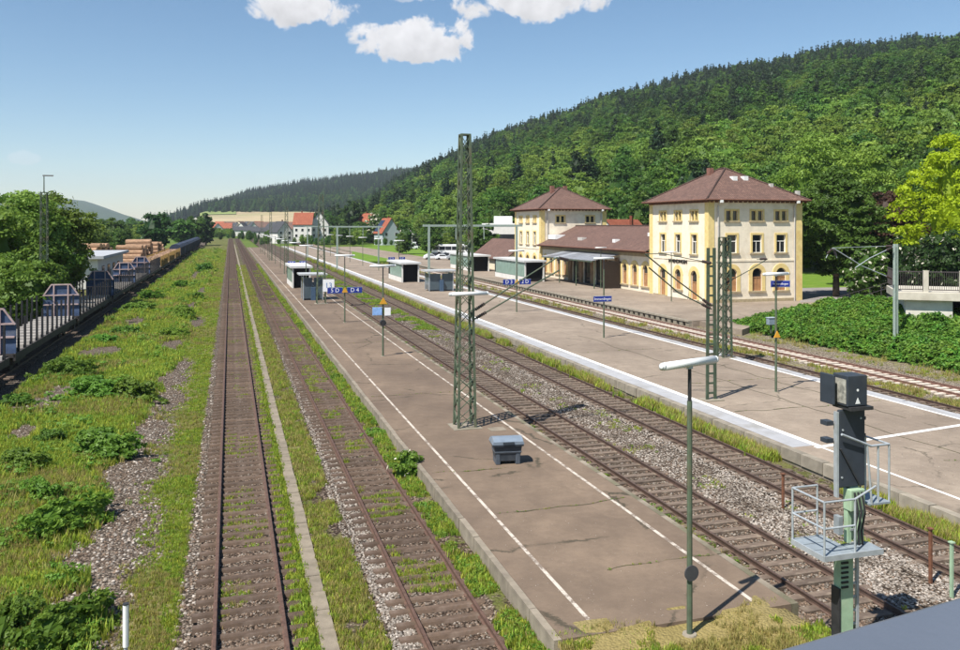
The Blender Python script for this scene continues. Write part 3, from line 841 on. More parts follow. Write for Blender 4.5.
# hall between the towers
HY0, HY1, HE, HR = TL, 52.3, 5.5, 8.75
ops = [dict(u=u, w0=.9, w1=3.7, wd=1.35, arch=True, kind='shutter', tw=.42) for u in (1.7, 4.7, 7.6)]
ops += [dict(u=u, w0=.05, w1=3.9, wd=3.0, kind='plain', trim=False) for u in (11.6, 15.8, 20.0, 24.2)]
ops += [dict(u=u, w0=.9, w1=3.6, wd=1.35, arch=True, kind='shutter', tw=.42) for u in (28.6, 31.6, 34.6, 37.2)]
facade(st, (.25, HY0, 0), (0, 1, 0), (-1, 0, 0), HY1 - HY0, HE, ops, MWALL, name='hall_wall')
for u in (9.7, 13.7, 17.9, 22.1, 26.3):
    MB().box(.02, .25, HY0 + u - .55, HY0 + u + .55, 0, 4.3).build('pillar', MSHOP, st)
MB().box(.17, .249, HY0 + .05, HY1 - .05, HE - .75, HE - .1).build('frieze', MSILL, st)
hr = roof_mesh('roof', [[(12.9, HY0 + .01, HE), (12.9, HY1 + 1.2, HE), (6.5, HY1 + 1.2, HR), (6.5, HY0 + .01, HR)],
                        [(-.75, HY1 - .02, HE), (-.75, HY0 + .01, HE), (6.5, HY0 + .01, HR), (6.5, HY1 - .02, HR)]], MROOF)
hro = link('roof', hr, st)
MB().cyl((6.5, HY0 + .02, HR + .04), (6.5, HY1, HR + .04), .13, n=6).build('ridge_tiles', MROOF, hro)
MB().cyl((-.82, HY0 + .02, HE), (-.82, HY1, HE), .09, n=8).build('gutter', MTIMB, hro)
MB().box(-.7, .24, HY0 + .02, HY1 - .02, HE - .22, HE - .13).build('eaves_board', MTIMB, hro)
for y, s_, w in ((HY0 + 6.5, .62, .5), (HY0 + 13, .32, .45), (HY0 + 25.5, .35, .9)):
    x = -.75 + 7.25 * s_; z = HE + (HR - HE) * s_
    MB().box(x - .35, x + .4, y - w, y + w, z - .25, z + .32).build('skylight', MPIPE if w > .6 else MWHITE, hro)
MB().box(1.2, 3.0, HY1 - 3.6, HY1 - .3, HE + 1.0, HE + 1.75).build('roof_hatch', MWHITE, hro)
# canopy of separate sheets on posts
MCAN = M('canopy_sheet', (.25, .26, .28), .5, .2, 1.2, rand=.35, dirt=(.16, .15, .15))
cp = MB()
for k in range(8):
    ya, yb = HY0 + 9.0 + k * 2.35, HY0 + 9.0 + (k + 1) * 2.35 - .04
    q = MB()
    q.add([(-4.0, ya, 3.95), (-4.0, yb, 3.95), (.1, yb, 4.75), (.1, ya, 4.75), (-4.0, ya, 4.03), (-4.0, yb, 4.03), (.1, yb, 4.83), (.1, ya, 4.83)],
          [(0, 1, 2, 3), (7, 6, 5, 4), (0, 4, 5, 1), (1, 5, 6, 2), (2, 6, 7, 3), (3, 7, 4, 0)])
    q.build('canopy_panel', MCAN, st)
MB().box(-4.1, -3.94, HY0 + 8.9, HY0 + 27.9, 3.78, 3.94).build('canopy_beam', MGREEND, st)
for y in (9.1, 15.3, 21.6, 27.7):
    MB().cyl((-3.6, HY0 + y, .1), (-3.6, HY0 + y, 4.0), .09, n=8).build('canopy_post', MGREEND, st)
MB().box(-2.4, .24, HY0 + 8.7, HY0 + 8.9, .1, 3.9).build('side_screen', M('smoked_screen', (.03, .022, .018), .4, .3), st)

# ------------------------------------------------------------------ buildings around
def house(loc, rz, w, l, eave, ridge, wallm, roofm, label, wins=(), cat='house', over=.5, chim=True, group=None):
    root = thing('house' if cat == 'house' else 'shed', label, cat, loc, rz, group)
    MB().prism([(-w / 2, -1.5), (w / 2, -1.5), (w / 2, eave), (0, ridge), (-w / 2, eave)], 'y', -l / 2, l / 2).build('wall', wallm, root)
    k = (ridge - eave) / (w / 2)
    zo = eave - k * over + .12; xo = w / 2 + over
    rm = roof_mesh('roof', [[(xo, -l / 2 - .4, zo), (xo, l / 2 + .4, zo), (0, l / 2 + .4, ridge + .12), (0, -l / 2 - .4, ridge + .12)],
                            [(-xo, l / 2 + .4, zo), (-xo, -l / 2 - .4, zo), (0, -l / 2 - .4, ridge + .12), (0, l / 2 + .4, ridge + .12)]], roofm, .18)
    ro = link('roof', rm, root)
    if chim: MB().box(w * .12, w * .12 + .6, l * .1, l * .1 + .6, ridge - 1.2, ridge + .9).build('chimney', MROOF2, ro)
    for side, u, z0, ww, hh in wins:
        if side in 'fb':
            y = -l / 2 if side == 'f' else l / 2; s = -1 if side == 'f' else 1
            fr = MB().box(u - ww / 2 - .1, u + ww / 2 + .1, min(y, y + s * .06), max(y, y + s * .06), z0 - .1, z0 + hh + .1).build('window', MFRAME, root)
            MB().box(u - ww / 2, u + ww / 2, min(y + s * .05, y + s * .08), max(y + s * .05, y + s * .08), z0, z0 + hh).build('pane', MGLASS, fr)
        else:
            x = -w / 2 if side == 'l' else w / 2; s = -1 if side == 'l' else 1
            fr = MB().box(min(x, x + s * .06), max(x, x + s * .06), u - ww / 2 - .1, u + ww / 2 + .1, z0 - .1, z0 + hh + .1).build('window', MFRAME, root)
            MB().box(min(x + s * .05, x + s * .08), max(x + s * .05, x + s * .08), u - ww / 2, u + ww / 2, z0, z0 + hh).build('pane', MGLASS, fr)
    return root
MHW = M('white_render', (.64, .62, .58), .9, .06, 1)
MHC = M('pale_yellow_render', (.74, .68, .52), .9, .06, 1)
MHG = M('grey_render', (.42, .42, .42), .9, .08, 1)
MSOLAR = M('solar_panel', (.02, .025, .05), .15, .2, 3, spec=.6)
W1 = [('f', u, z, 1.1, 1.3) for z in (1.0, 3.8) for u in (-2.8, 0, 2.8)] + [('f', 0, 6.6, 1.1, 1.2)] + [(s_, u, z, 1.1, 1.3) for s_ in 'lr' for z in (1.0, 3.8) for u in (-3, 0, 3)]
W2 = [('f', u, z, 1.1, 1.3) for z in (1.0, 3.6) for u in (-2.4, 2.4)] + [(s_, u, z, 1.1, 1.3) for s_ in 'lr' for z in (1.0,) for u in (-2.6, 2.6)]
def base(px, Z, z=-.3): return wz_(px, Z, z)
house(base(304, 415, 2.5), R(75), 8.5, 9, 7.6, 13.0, MHW, MROOF2, 'tall white house with steep orange red roof beyond the near platform', W1)
house(base(320, 425, 2.5), R(-8), 9.0, 16, 7.4, 13.6, MHW, MROOF3, 'large white gabled house with dark slate roof beside the orange roofed house', W1)
house(base(281, 450, 1.0), R(20), 8.5, 11, 5.0, 10.4, MHW, MROOF3, 'white gabled house with dark roof left of the orange roofed house', W2)
house(base(387, 375, 1.0), R(12), 8.4, 10, 5.2, 11.4, M('blue_grey_render', (.40, .45, .47), .9, .08), MROOF2, 'grey gabled house with red roof half covered by solar panels on the slope', W2)
o = bpy.data.objects['house.003'] if 'house.003' in bpy.data.objects else None
if o:
    k = (11.4 - 5.2) / 4.2
    q = MB().add([(-4.2, .2, 5.2 + .4), (-4.2, 5.0, 5.2 + .4), (-.8, 5.0, 11.4 - .8 * k + .35), (-.8, .2, 11.4 - .8 * k + .35),
                  (-4.2, .2, 5.2 + .3), (-4.2, 5.0, 5.2 + .3), (-.8, 5.0, 11.4 - .8 * k + .25), (-.8, .2, 11.4 - .8 * k + .25)],
                 [(0, 1, 2, 3), (7, 6, 5, 4), (0, 4, 5, 1), (1, 5, 6, 2), (2, 6, 7, 3), (3, 7, 4, 0)])
    q.build('solar_panel', MSOLAR, o)
house(base(404, 380, .8), R(-20), 8.5, 8, 4.2, 8.4, MHW, M('white_metal_roof', (.72, .72, .74), .5), 'small white roofed pavilion with yellow front right of the solar house',
      [('f', u, 1.6, 1.2, 1.6) for u in (-2.6, -.9, .9, 2.6)], chim=False)
house(base(367, 440, 6), R(40), 8, 10, 4.5, 9.5, MHC, MROOF2, 'orange roofed house peeping out of the trees at the hill foot', W2)
house(base(622, 182), R(-55), 9, 14, 6.0, 10.6, MHW, MROOF2, 'house with bright red roof and solar panel between the station towers', W2)
# annex with low tiled roof left of the far tower
house((54.5, 160, .2), 0, 9, 22, 2.6, 6.0, MHC, MROOF, 'low annex with brown red tiled roof beside the far station tower', [], chim=False)
# flat roofed white building behind
b0 = base(503, 205, 0)
fl = thing('office_block', 'white flat roofed office block left of the far station tower', 'building', b0, -TH)
MB().box(-5, 5, 0, 14, -1, 9.2).build('wall', MHW, fl)
MB().box(5.02, 6.6, -.4, 12, -1, 9.9).build('stair_tower', M('blue_grey_panel', (.36, .42, .48), .6), fl)
MB().box(-5.2, 4.98, -.25, 14.2, 9.22, 9.6).build('roof', MWHITE, fl)
for z in (2.2, 5.6): MB().box(-4, 4, -.06, -.002, z, z + 1.3).build('window', MGLASS, fl)
MB().box(-2.2, 2.4, 3, 3.2, 9.6, 11.4).build('roof_sign', MWHITE, fl)
# village far down the line
vil = random.Random(5)
k = 0
PLACE = ('at the left end of the far village', 'second from the left in the far village', 'below the corn field', 'in the middle of the far village', 'beside the tall poplar gap',
         'just left of the track end', 'behind the bushes at the track end', 'on the rise under the field', 'right of the village middle', 'above the far platform end',
         'left of the white gabled house', 'at the right end of the far village')
for px, Z, w, l, e, rdg, wm, rm, rz in ((216, 560, 9, 12, 5, 9.5, MHW, MROOF2, .3), (224, 600, 9, 16, 5, 10, MHW, MROOF2, 1.4), (234, 620, 10, 14, 5.5, 10, MHW, MROOF3, .6), (243, 590, 9, 12, 5, 10, MHW, MROOF3, -.4),
                                   (252, 560, 9, 14, 5, 10, MHW, MROOF3, .2), (262, 600, 10, 15, 5.5, 11, MHC, MROOF, 1.2), (246, 500, 8, 20, 3.5, 6.5, MHW, MROOF3, 1.3), (258, 690, 10, 22, 6, 10, MHG, MROOF3, 1.5),
                                   (271, 660, 10, 26, 5, 9, MHW, MROOF3, 1.4), (272, 480, 8, 11, 4.5, 9, MHW, MROOF3, .5), (264, 430, 8, 16, 3.2, 5.8, MHW, MROOF3, 1.35), (289, 430, 9, 12, 5, 9.5, MHC, MROOF, .9)):
    house(base(px, Z * 1.4, 2.0), rz, w, l, e, rdg, wm, rm, 'small %s house with %s roof %s' % ('white' if wm is MHW else 'pale', {MROOF2: 'red', MROOF3: 'dark'}.get(rm, 'brown'), PLACE[k]), W2, chim=False, group='far village houses')
    k += 1

for k in range(14):
    px = (212, 220, 229, 238, 247, 256, 266, 276, 284, 292, 241, 251, 270, 259)[k]; Z = 900 + (k * 53 % 170)
    wm = (MHW, MHC, MHW)[k % 3]; rm = (MROOF3, MROOF2, MROOF, MROOF3)[k % 4]
    house(base(px, Z, 4.5), k * .9, 9 + k % 3, 11 + k % 4, 5, 9.5, wm, rm, 'tiny distant village house below the ripe field', [], chim=False, group='houses of the distant village row')

# left: flat roofed white office by the wagons
wb = thing('flat_roofed_building', 'white flat roofed building behind the stake wagons beside the leafy trees', 'building', (-18.6, 133, -.3))
MB().box(-9, 0, 0, 30, 0, 4.4).build('wall', MHW, wb)
MB().box(-9.8, .9, -.9, 31, 4.42, 4.85).build('roof', M('grey_roofing', (.36, .37, .39), .8, .1, 1), wb)
fr = MB().box(-3.3, -1.7, -.06, -.002, 1.5, 3.3).build('window', MFRAME, wb); MB().box(-3.2, -1.8, -.09, -.062, 1.6, 3.2).build('pane', MGLASS, fr)
for y in (4, 10, 16, 22):
    fr = MB().box(.002, .06, y, y + 2.4, 1.2, 3.2).build('window', MDARK, wb); MB().box(.062, .09, y + .15, y + 2.25, 1.3, 3.1).build('pane', MGLASS, fr)

# ------------------------------------------------------------------ plants
import numpy as np
def set_tone(me, tone):
    a = me.attributes.new('tone', 'FLOAT', 'FACE'); a.data.foreach_set('value', np.clip(np.asarray(tone, dtype=np.float32), 0, 1))
def leaf_quads(rg, c, nrm, size, elong=1.5):
    n = len(c)
    nrm = nrm / np.linalg.norm(nrm, axis=1, keepdims=True)
    a = rg.normal(size=(n, 3)); a -= nrm * np.sum(a * nrm, axis=1, keepdims=True); a /= np.linalg.norm(a, axis=1, keepdims=True)
    b = np.cross(nrm, a)
    s = size * rg.uniform(.6, 1.3, (n, 1))
    v = np.stack([c - a * s * elong / 2, c + b * s * .42, c + a * s * elong / 2, c - b * s * .42], axis=1)
    return v.reshape(-1, 3)
def profile(shape, h):
    if shape == 'round': return np.sqrt(np.clip(1 - (2 * h - 1) ** 2, 0, 1))
    if shape == 'egg': return np.clip(np.sin(np.pi * np.clip(h, 0, 1) ** .72), 0, 1) ** .75
    if shape == 'cone': return np.clip(1 - h, 0, 1) ** .85 * np.clip(h * 9 + .25, 0, 1)
    if shape == 'dome': return np.sqrt(np.clip(1 - h ** 2, 0, 1))
    return np.clip(1 - h, 0, 1) ** .6
def crown(name, seed, H0, H1, Rr, ncl, nlf, leaf, mat, shape='round', rc=.28, core=.62, lump=.2, updir=.35, blossom=0):
    rg = np.random.default_rng(seed)
    cc_ = []; tn = []
    h = rg.uniform(0, 1, ncl * 4); keep = rg.uniform(0, 1, ncl * 4) < (profile(shape, h) * .85 + .15)
    h = h[keep][:ncl]; n = len(h)
    ang = rg.uniform(0, 2 * np.pi, n)
    lum = 1 + lump * np.sin(ang * 2 + seed) + lump * .8 * np.sin(ang * 3 + h * 7 + seed * 2)
    rad = profile(shape, h) * Rr * rg.uniform(.45, 1.0, n) ** .6 * lum
    cx = np.stack([np.cos(ang) * rad, np.sin(ang) * rad, H0 + h * (H1 - H0)], axis=1)
    rcl = Rr * rc * rg.uniform(.6, 1.25, n)
    if shape == 'cone': rcl *= np.clip(1.25 - h, .3, 1.2)
    ctone = rg.uniform(0, 1, n)
    idx = np.repeat(np.arange(n), nlf)
    d = rg.normal(size=(len(idx), 3)); d /= np.linalg.norm(d, axis=1, keepdims=True)
    d[:, 2] = np.where(d[:, 2] < -.2, -d[:, 2] * .6, d[:, 2])
    sq = np.array([1, 1, .45 if shape == 'cone' else .75])
    p = cx[idx] + d * sq * rcl[idx][:, None] * rg.uniform(.55, 1.05, (len(idx), 1))
    nr = d + np.array([0, 0, updir]) + rg.normal(size=d.shape) * .55
    v = leaf_quads(rg, p, nr, leaf)
    f = np.arange(len(v)).reshape(-1, 4)
    tone = ctone[idx] * .6 + rg.uniform(0, .45, len(idx))
    verts = v.tolist(); faces = f.tolist()
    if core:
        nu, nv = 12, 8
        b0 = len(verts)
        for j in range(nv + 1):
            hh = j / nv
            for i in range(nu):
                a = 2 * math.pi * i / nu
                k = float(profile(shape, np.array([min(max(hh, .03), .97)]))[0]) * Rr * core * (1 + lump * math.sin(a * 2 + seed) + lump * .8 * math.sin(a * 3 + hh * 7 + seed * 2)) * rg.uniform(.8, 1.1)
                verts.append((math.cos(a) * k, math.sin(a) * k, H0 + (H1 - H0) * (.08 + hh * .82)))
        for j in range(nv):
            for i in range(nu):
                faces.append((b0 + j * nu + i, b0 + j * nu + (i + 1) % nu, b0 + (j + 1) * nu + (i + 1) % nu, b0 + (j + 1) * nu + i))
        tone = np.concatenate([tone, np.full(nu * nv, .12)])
    me = bpy.data.meshes.new(name); me.from_pydata(verts, [], faces)
    me.materials.append(MATS[mat] if isinstance(mat, str) else mat)
    if blossom:
        me.materials.append(MATS['blossom'])
        mi = np.zeros(len(faces), dtype=np.int32); mi[:len(idx)] = (rg.uniform(0, 1, len(idx)) < blossom)
        me.polygons.foreach_set('material_index', mi)
    set_tone(me, tone); me.update()
    return me
def trunk_mesh(seed, H, r, Rr, H0):
    rg = random.Random(seed)
    mb = MB()
    pts = [Vector((0, 0, -.4))]
    for i in range(1, 6): pts.append(Vector((rg.uniform(-.2, .2) * i * .4, rg.uniform(-.2, .2) * i * .4, H * .82 * i / 5)))
    rs = [r * 1.25, r, r * .8, r * .6, r * .38, r * .15]
    mb.path(pts, rs, 8)
    for k in range(9):
        t_ = rg.uniform(.3, .85); i = int(t_ * 5); p = pts[i].lerp(pts[min(i + 1, 5)], t_ * 5 - i)
        a = rg.uniform(0, 6.28); L = Rr * rg.uniform(.5, .85) * (1.1 - t_ * .5)
        q = p + Vector((math.cos(a) * L, math.sin(a) * L, L * rg.uniform(.4, .8))); mq = p.lerp(q, .5) + Vector((0, 0, L * .08))
        mb.path([p, mq, q], [r * .38 * (1.2 - t_), r * .25 * (1.2 - t_), r * .08], 6)
    return mb.mesh('trunk', MBARK, True)
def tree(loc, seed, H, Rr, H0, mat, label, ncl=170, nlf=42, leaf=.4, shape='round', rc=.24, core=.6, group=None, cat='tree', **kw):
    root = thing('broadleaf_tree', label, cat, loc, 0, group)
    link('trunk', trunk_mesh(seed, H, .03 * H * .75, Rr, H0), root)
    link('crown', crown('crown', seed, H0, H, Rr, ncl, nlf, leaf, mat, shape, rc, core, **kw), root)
    return root

# the wooded hill: foot line and ridge line, measured as pixel column, ridge row, distance
RIDGE = [(300, 222, 1350), (340, 214, 1300), (372, 196, 1250), (395, 180, 1200), (440, 158, 1150), (500, 132, 1100), (560, 114, 1050), (600, 98, 1020), (650, 86, 1000), (700, 74, 980), (760, 62, 960), (840, 48, 930), (900, 41, 910), (960, 35, 900), (1080, 30, 880), (1260, 34, 860)]
FOOT = [(300, 640, 3), (340, 540, 2.5), (372, 450, 3.0), (395, 415, 4), (440, 330, 3), (470, 265, 2), (500, 235, 2), (560, 230, 2), (600, 215, 2), (650, 190, 2), (700, 175, 2), (760, 165, 1.5), (840, 150, 1.5), (900, 135, 2), (960, 118, 3), (1080, 105, 4), (1260, 95, 5)]
def interp(tab, x):
    for a, b_ in zip(tab, tab[1:]):
        if x <= b_[0]:
            k = max(0., (x - a[0]) / (b_[0] - a[0])); return [a[i] + (b_[i] - a[i]) * k for i in range(1, len(a))]
    return list(tab[-1][1:])
def make_hill(ridge, foot, treeh, pw=1.0, amp=6.0):
    def P(px, t_):
        ry, rZ = interp(ridge, px); fZ, fz = interp(foot, px)
        zr = HC + (HORI - ry) * rZ / FPX - treeh
        Z = fZ + (rZ - fZ) * t_
        z = fz + (zr - fz) * (t_ ** pw if t_ <= 1 else 1 - (t_ - 1) * .35)
        z += amp * fbm(px * .02, t_ * 5, 1.0, 3, 4.) * min(1., t_ * 2) * (1 if t_ < .9 else max(0, (1.1 - t_) * 5))
        return wz_(px, Z, z)
    return P
def hill_sheet(name, P, x0, x1, nx, nt, mat, tmax=1.3):
    v = [tuple(P(x0 + (x1 - x0) * i / nx, tmax * j / nt)) for j in range(nt + 1) for i in range(nx + 1)]
    f = [(j * (nx + 1) + i, j * (nx + 1) + i + 1, (j + 1) * (nx + 1) + i + 1, (j + 1) * (nx + 1) + i) for j in range(nt) for i in range(nx)]
    me = bpy.data.meshes.new(name); me.from_pydata(v, [], f); me.materials.append(mat); me.polygons.foreach_set('use_smooth', [True] * len(f))
    return struct(link(name, me))
MFLOOR = M('forest_floor', (.03, .05, .014), .95, .3, .05)
HP = make_hill(RIDGE, FOOT, 14)
hill_sheet('hill', HP, 300, 1260, 80, 26, MFLOOR)
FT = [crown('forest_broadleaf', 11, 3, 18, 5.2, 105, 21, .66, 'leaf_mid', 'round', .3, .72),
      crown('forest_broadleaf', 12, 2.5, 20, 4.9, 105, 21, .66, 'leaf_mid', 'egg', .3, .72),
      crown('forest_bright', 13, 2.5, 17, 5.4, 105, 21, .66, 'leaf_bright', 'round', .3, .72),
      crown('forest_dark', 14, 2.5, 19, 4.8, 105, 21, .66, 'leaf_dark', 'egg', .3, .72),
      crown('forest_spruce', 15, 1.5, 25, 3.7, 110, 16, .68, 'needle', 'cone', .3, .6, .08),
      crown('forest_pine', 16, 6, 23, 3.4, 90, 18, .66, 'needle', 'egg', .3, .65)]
fr_ = random.Random(21)
pts = []
while len(pts) < 13000:
    px = fr_.uniform(310, 1180); t_ = fr_.uniform(0, 1.06)
    ry, rZ = interp(RIDGE, px); fZ, fz = interp(FOOT, px)
    Z = fZ + (rZ - fZ) * t_
    if fr_.random() > Z * (rZ - fZ) / (1000 * 830.): continue
    p = HP(px, t_)
    nz_ = fbm(p.x, p.y, .006, 3, 1.); nc = fbm(p.x, p.y, .012, 3, 8.)
    con = .14 + .6 * max(0, t_ - .4) + .7 * nc
    if t_ > .9: con += .15
    if fr_.random() < con: kid = 4 if fr_.random() < .65 else 5
    else:
        b_ = fr_.random() + nz_ * .8 + (.42 if t_ < .22 else (.12 if t_ < .45 else -.03))
        kid = 2 if b_ > .95 else (3 if b_ < .22 else (0 if fr_.random() < .5 else 1))
    pts.append((p.x, p.y, p.z - 1.0, fr_.uniform(.48, .98), fr_.uniform(0, 6.28), kid, fr_.uniform(-.05, .05)))
scatter('hillside_forest', pts, FT, 'dense mixed forest covering the long hillside behind the station', 'forest')

# middle hill beyond the village, corn field below it, and the blue hill to the left
R2 = [(120, 226, 2700), (170, 221, 2600), (190, 213, 2600), (215, 203, 2600), (250, 191, 2550), (300, 182, 2500), (350, 176, 2450), (395, 169, 2400), (440, 164, 2400), (520, 160, 2400)]
F2 = [(120, 1900, 6), (170, 1800, 16), (205, 1650, 36), (330, 1500, 34), (440, 1450, 40), (520, 1450, 40)]
HP2 = make_hill(R2, F2, 18, 1.0, 10)
hill_sheet('hill', HP2, 120, 520, 40, 14, MFLOOR)
pts = []
while len(pts) < 5200:
    px = fr_.uniform(150, 440); t_ = fr_.uniform(0.0, 1.05)
    p = HP2(px, t_); nc = fbm(p.x, p.y, .003, 3, 8.)
    if .52 < t_ < .56 and 255 < px < 300: continue
    kid = 4 if fr_.random() < .6 + nc else (3 if fr_.random() < .7 else 1)
    pts.append((p.x, p.y, p.z - 1, fr_.uniform(.8, 1.25), fr_.uniform(0, 6.28), kid, 0.))
scatter('far_hill_forest', pts, FT, 'dark spruce forest on the hill beyond the village', 'forest')
MFIELD = M('ripe_field', (.36, .285, .165), .95, .2, .012, dirt=(.24, .24, .1))
MFIELDG = M('green_field', (.2, .24, .07), .95, .15, .01)
FH = lambda px, t_: wz_(px, 820 + (interp(F2, px)[0] + 30 - 820) * t_, 2 + (interp(F2, px)[1] + 2 - 2) * t_ ** 1.2)
hill_sheet('ripe_field', FH, 200, 440, 20, 8, MFIELD, 1.0)
FG = lambda px, t_: wz_(px, 1480 + 180 * t_, FH(px, min(1, (1480 + 180 * t_ - 820) / (interp(F2, px)[0] + 30 - 820))).z + 1.2)
hill_sheet('green_field', FG, 200, 236, 6, 4, MFIELDG, 1.0)
R3 = [(-260, 212, 5200), (-120, 203, 5200), (0, 198, 5200), (60, 197, 5200), (85, 200, 5200), (110, 208, 5200), (140, 219, 5200), (170, 227, 5200)]
F3 = [(-260, 3600, 0), (170, 3600, 0)]
HP3 = make_hill(R3, F3, 4, .8, 14)
hill_sheet('far_hill', HP3, -260, 170, 60, 14, M('distant_forest', (.035, .06, .02), .95, .3, .02, 1.0, .06))

# woods in the valley floor, left and beyond the wagons
pts = []
def wood(n, px0, px1, Z0, Z1, kinds, s0=.55, s1=.95, z=-.5, dmax=None):
    k = 0
    while k < n:
        px = fr_.uniform(px0, px1); Z = fr_.uniform(Z0, Z1); p = wz_(px, Z, z)
        if dmax is not None and p.x > dmax: continue
        pts.append((p.x, p.y, p.z, fr_.uniform(s0, s1), fr_.uniform(0, 6.28), fr_.choice(kinds), 0.)); k += 1
wood(220, -40, 150, 240, 520, (0, 1, 2), .4, .62, dmax=-34)
wood(120, -60, 200, 560, 1100, (0, 1, 3), .5, .9, dmax=-24)
wood(60, 196, 232, 600, 760, (0, 2, 3), .25, .45)
wood(46, 200, 345, 1560, 1640, (3, 1, 0), .5, .9, 33)
wood(40, 205, 340, 960, 1060, (3, 1, 0), .3, .6, 3)
wood(40, 232, 300, 620, 800, (0, 2, 3), .22, .4)
wood(36, 215, 300, 480, 640, (0, 1, 3), .2, .36)
wood(24, 255, 345, 385, 412, (0, 2, 1), .16, .3)
wood(12, 372, 415, 355, 366, (0, 2, 1), .14, .24, .2)
wood(30, 322, 372, 440, 520, (0, 1, 2, 3), .55, .8)
wood(24, 335, 372, 345, 430, (0, 2, 1), .35, .6)
wood(14, 395, 440, 395, 430, (0, 2, 1), .4, .7)
wood(14, 395, 520, 236, 262, (0, 2, 1), .4, .6)
wood(60, -120, 20, 150, 240, (0, 3), .5, .75, dmax=-30)
scatter('valley_woods', pts, FT, 'low bushy woods in the valley beyond the wagons and the village', 'woods')

# single trees
def at_(px, Z, z=.2): return wz_(px, Z, z)
BR = 'leaf_bright'; MI = 'leaf_mid'; DK = 'leaf_dark'
tree(at_(14, 84, -.4), 31, 12.4, 5.2, 1.5, BR, 'leafy green tree at the left picture edge behind the stake wagons', 270, 80, .27)
tree(at_(42, 90, -.4), 32, 12.6, 4.7, 1.2, BR, 'leafy green tree behind the lattice light mast', 270, 80, .27)
tree(at_(-30, 76, -.4), 33, 11.4, 5.0, 1.2, BR, 'bright leafy tree cut by the left picture edge', 230, 70, .27)
tree(at_(22, 74, -.4), 35, 6.6, 3.8, .4, BR, 'low bright shrubby tree in front of the left trees, behind the wagon stakes', 200, 66, .25, shape='round')
tree(at_(155, 268, -.4), 36, 13.6, 5.2, 1, DK, 'dark round tree rising behind the log piles', 110, 26, .8)
tree(at_(196, 385, -.4), 37, 13.5, 5.6, 1, MI, 'round green tree at the far end of the wagons', 90, 22, 1.0)
tree(at_(182, 372, -.4), 38, 12.0, 5.0, 1, MI, 'green tree left of the round tree at the wagons\' far end', 90, 22, 1.0)
tree(at_(206, 400, -.4), 39, 15.0, 4.2, 1, DK, 'tall dark tree furthest along the wagons', 90, 22, 1.0, shape='egg')
tree(at_(836, 101, .2), 41, 15.6, 4.8, 2.6, 'leaf_mid', 'dense dark green tree with black trunk right of the station', 380, 70, .27, shape='egg', rc=.2, core=.72)
tree(at_(886, 106, .2), 42, 13.0, 4.2, 2.5, 'leaf_copper', 'dark copper leaved tree between the green and the yellow tree', 200, 60, .30)
tree(at_(946, 92, .2), 43, 18.6, 4.9, 3.0, 'leaf_yellow', 'bright golden yellow tree above the concrete bridge', 230, 66, .27, shape='egg', rc=.22, core=.3, lump=.3)
tree(at_(985, 96, .2), 44, 15.0, 4.6, 3.0, 'leaf_yellow', 'golden yellow tree cut by the right picture edge', 190, 66, .27, rc=.22, core=.3, lump=.3)
tree(at_(822, 150, 1), 45, 24.5, 7.4, 3, BR, 'tall pale green tree behind the dark tree', 300, 70, .36)
tree(at_(872, 138, 1), 46, 20.5, 6.2, 3, BR, 'pale green tree above the copper tree', 260, 70, .36)
tree(at_(790, 158, 1), 47, 19.0, 6.2, 2, MI, 'green tree peeping over the station roof on the right', 240, 66, .36)
tree(at_(925, 128, 1), 48, 17.0, 6.4, 1, MI, 'mid green tree behind the golden tree', 240, 66, .36)
tree(at_(856, 120, .3), 49, 8.5, 4.4, .3, DK, 'dark shrubby tree under the copper tree', 160, 60, .3)
tree(at_(908, 104, .3), 50, 8.0, 4.4, .3, DK, 'dark shrubby tree behind the bridge railing', 170, 60, .3, blossom=.04)
tree(at_(955, 84, .5), 53, 7.5, 4.4, .3, DK, 'dark shrub under the golden tree at the right edge', 170, 60, .3, blossom=.05)
tree(at_(868, 92, .3), 51, 6.0, 2.6, .4, MI, 'white flowering shrub behind the catenary bracket', 100, 36, .34, blossom=.1, cat='shrub')
tree(at_(484, 187, .2), 52, 8.8, 3.1, .8, MI, 'small round green tree left of the far station tower', 110, 34, .5)
tree(at_(373, 400, 2), 54, 13.5, 3.6, .8, MI, 'pale flowering tree left of the solar roofed house', 90, 24, .8, blossom=.25)
tree(at_(352, 440, 2), 55, 20, 5.6, 1, DK, 'dark tree standing behind the large slate roofed house', 90, 24, 1.0)

# ------------------------------------------------------------------ ground plants
def tuft(name, seed, n, h, spread, mat, w=.018, lean=.5):
    rg = np.random.default_rng(seed)
    v = []; f = []; tn = []
    for i in range(n):
        a = rg.uniform(0, 6.28); r = spread * rg.uniform(0, 1) ** .5; x, y = math.cos(a) * r, math.sin(a) * r
        b_ = rg.uniform(0, 6.28); hh = h * rg.uniform(.45, 1.1); ln = hh * rg.uniform(.1, lean)
        dx, dy = math.cos(b_), math.sin(b_); c_ = rg.uniform(0, 6.28); wx, wy = math.cos(c_) * w, math.sin(c_) * w
        k = len(v)
        v += [(x - wx, y - wy, -.02), (x + wx, y + wy, -.02), (x + dx * ln * .4 + wx * .7, y + dy * ln * .4 + wy * .7, hh * .6), (x + dx * ln * .4 - wx * .7, y + dy * ln * .4 - wy * .7, hh * .6), (x + dx * ln, y + dy * ln, hh)]
        f += [(k, k + 1, k + 2, k + 3), (k + 3, k + 2, k + 4)]; q = rg.uniform(0, 1); tn += [q, min(1, q + .15)]
    me = bpy.data.meshes.new(name); me.from_pydata(v, [], f); me.materials.append(MATS[mat]); set_tone(me, tn)
    return me
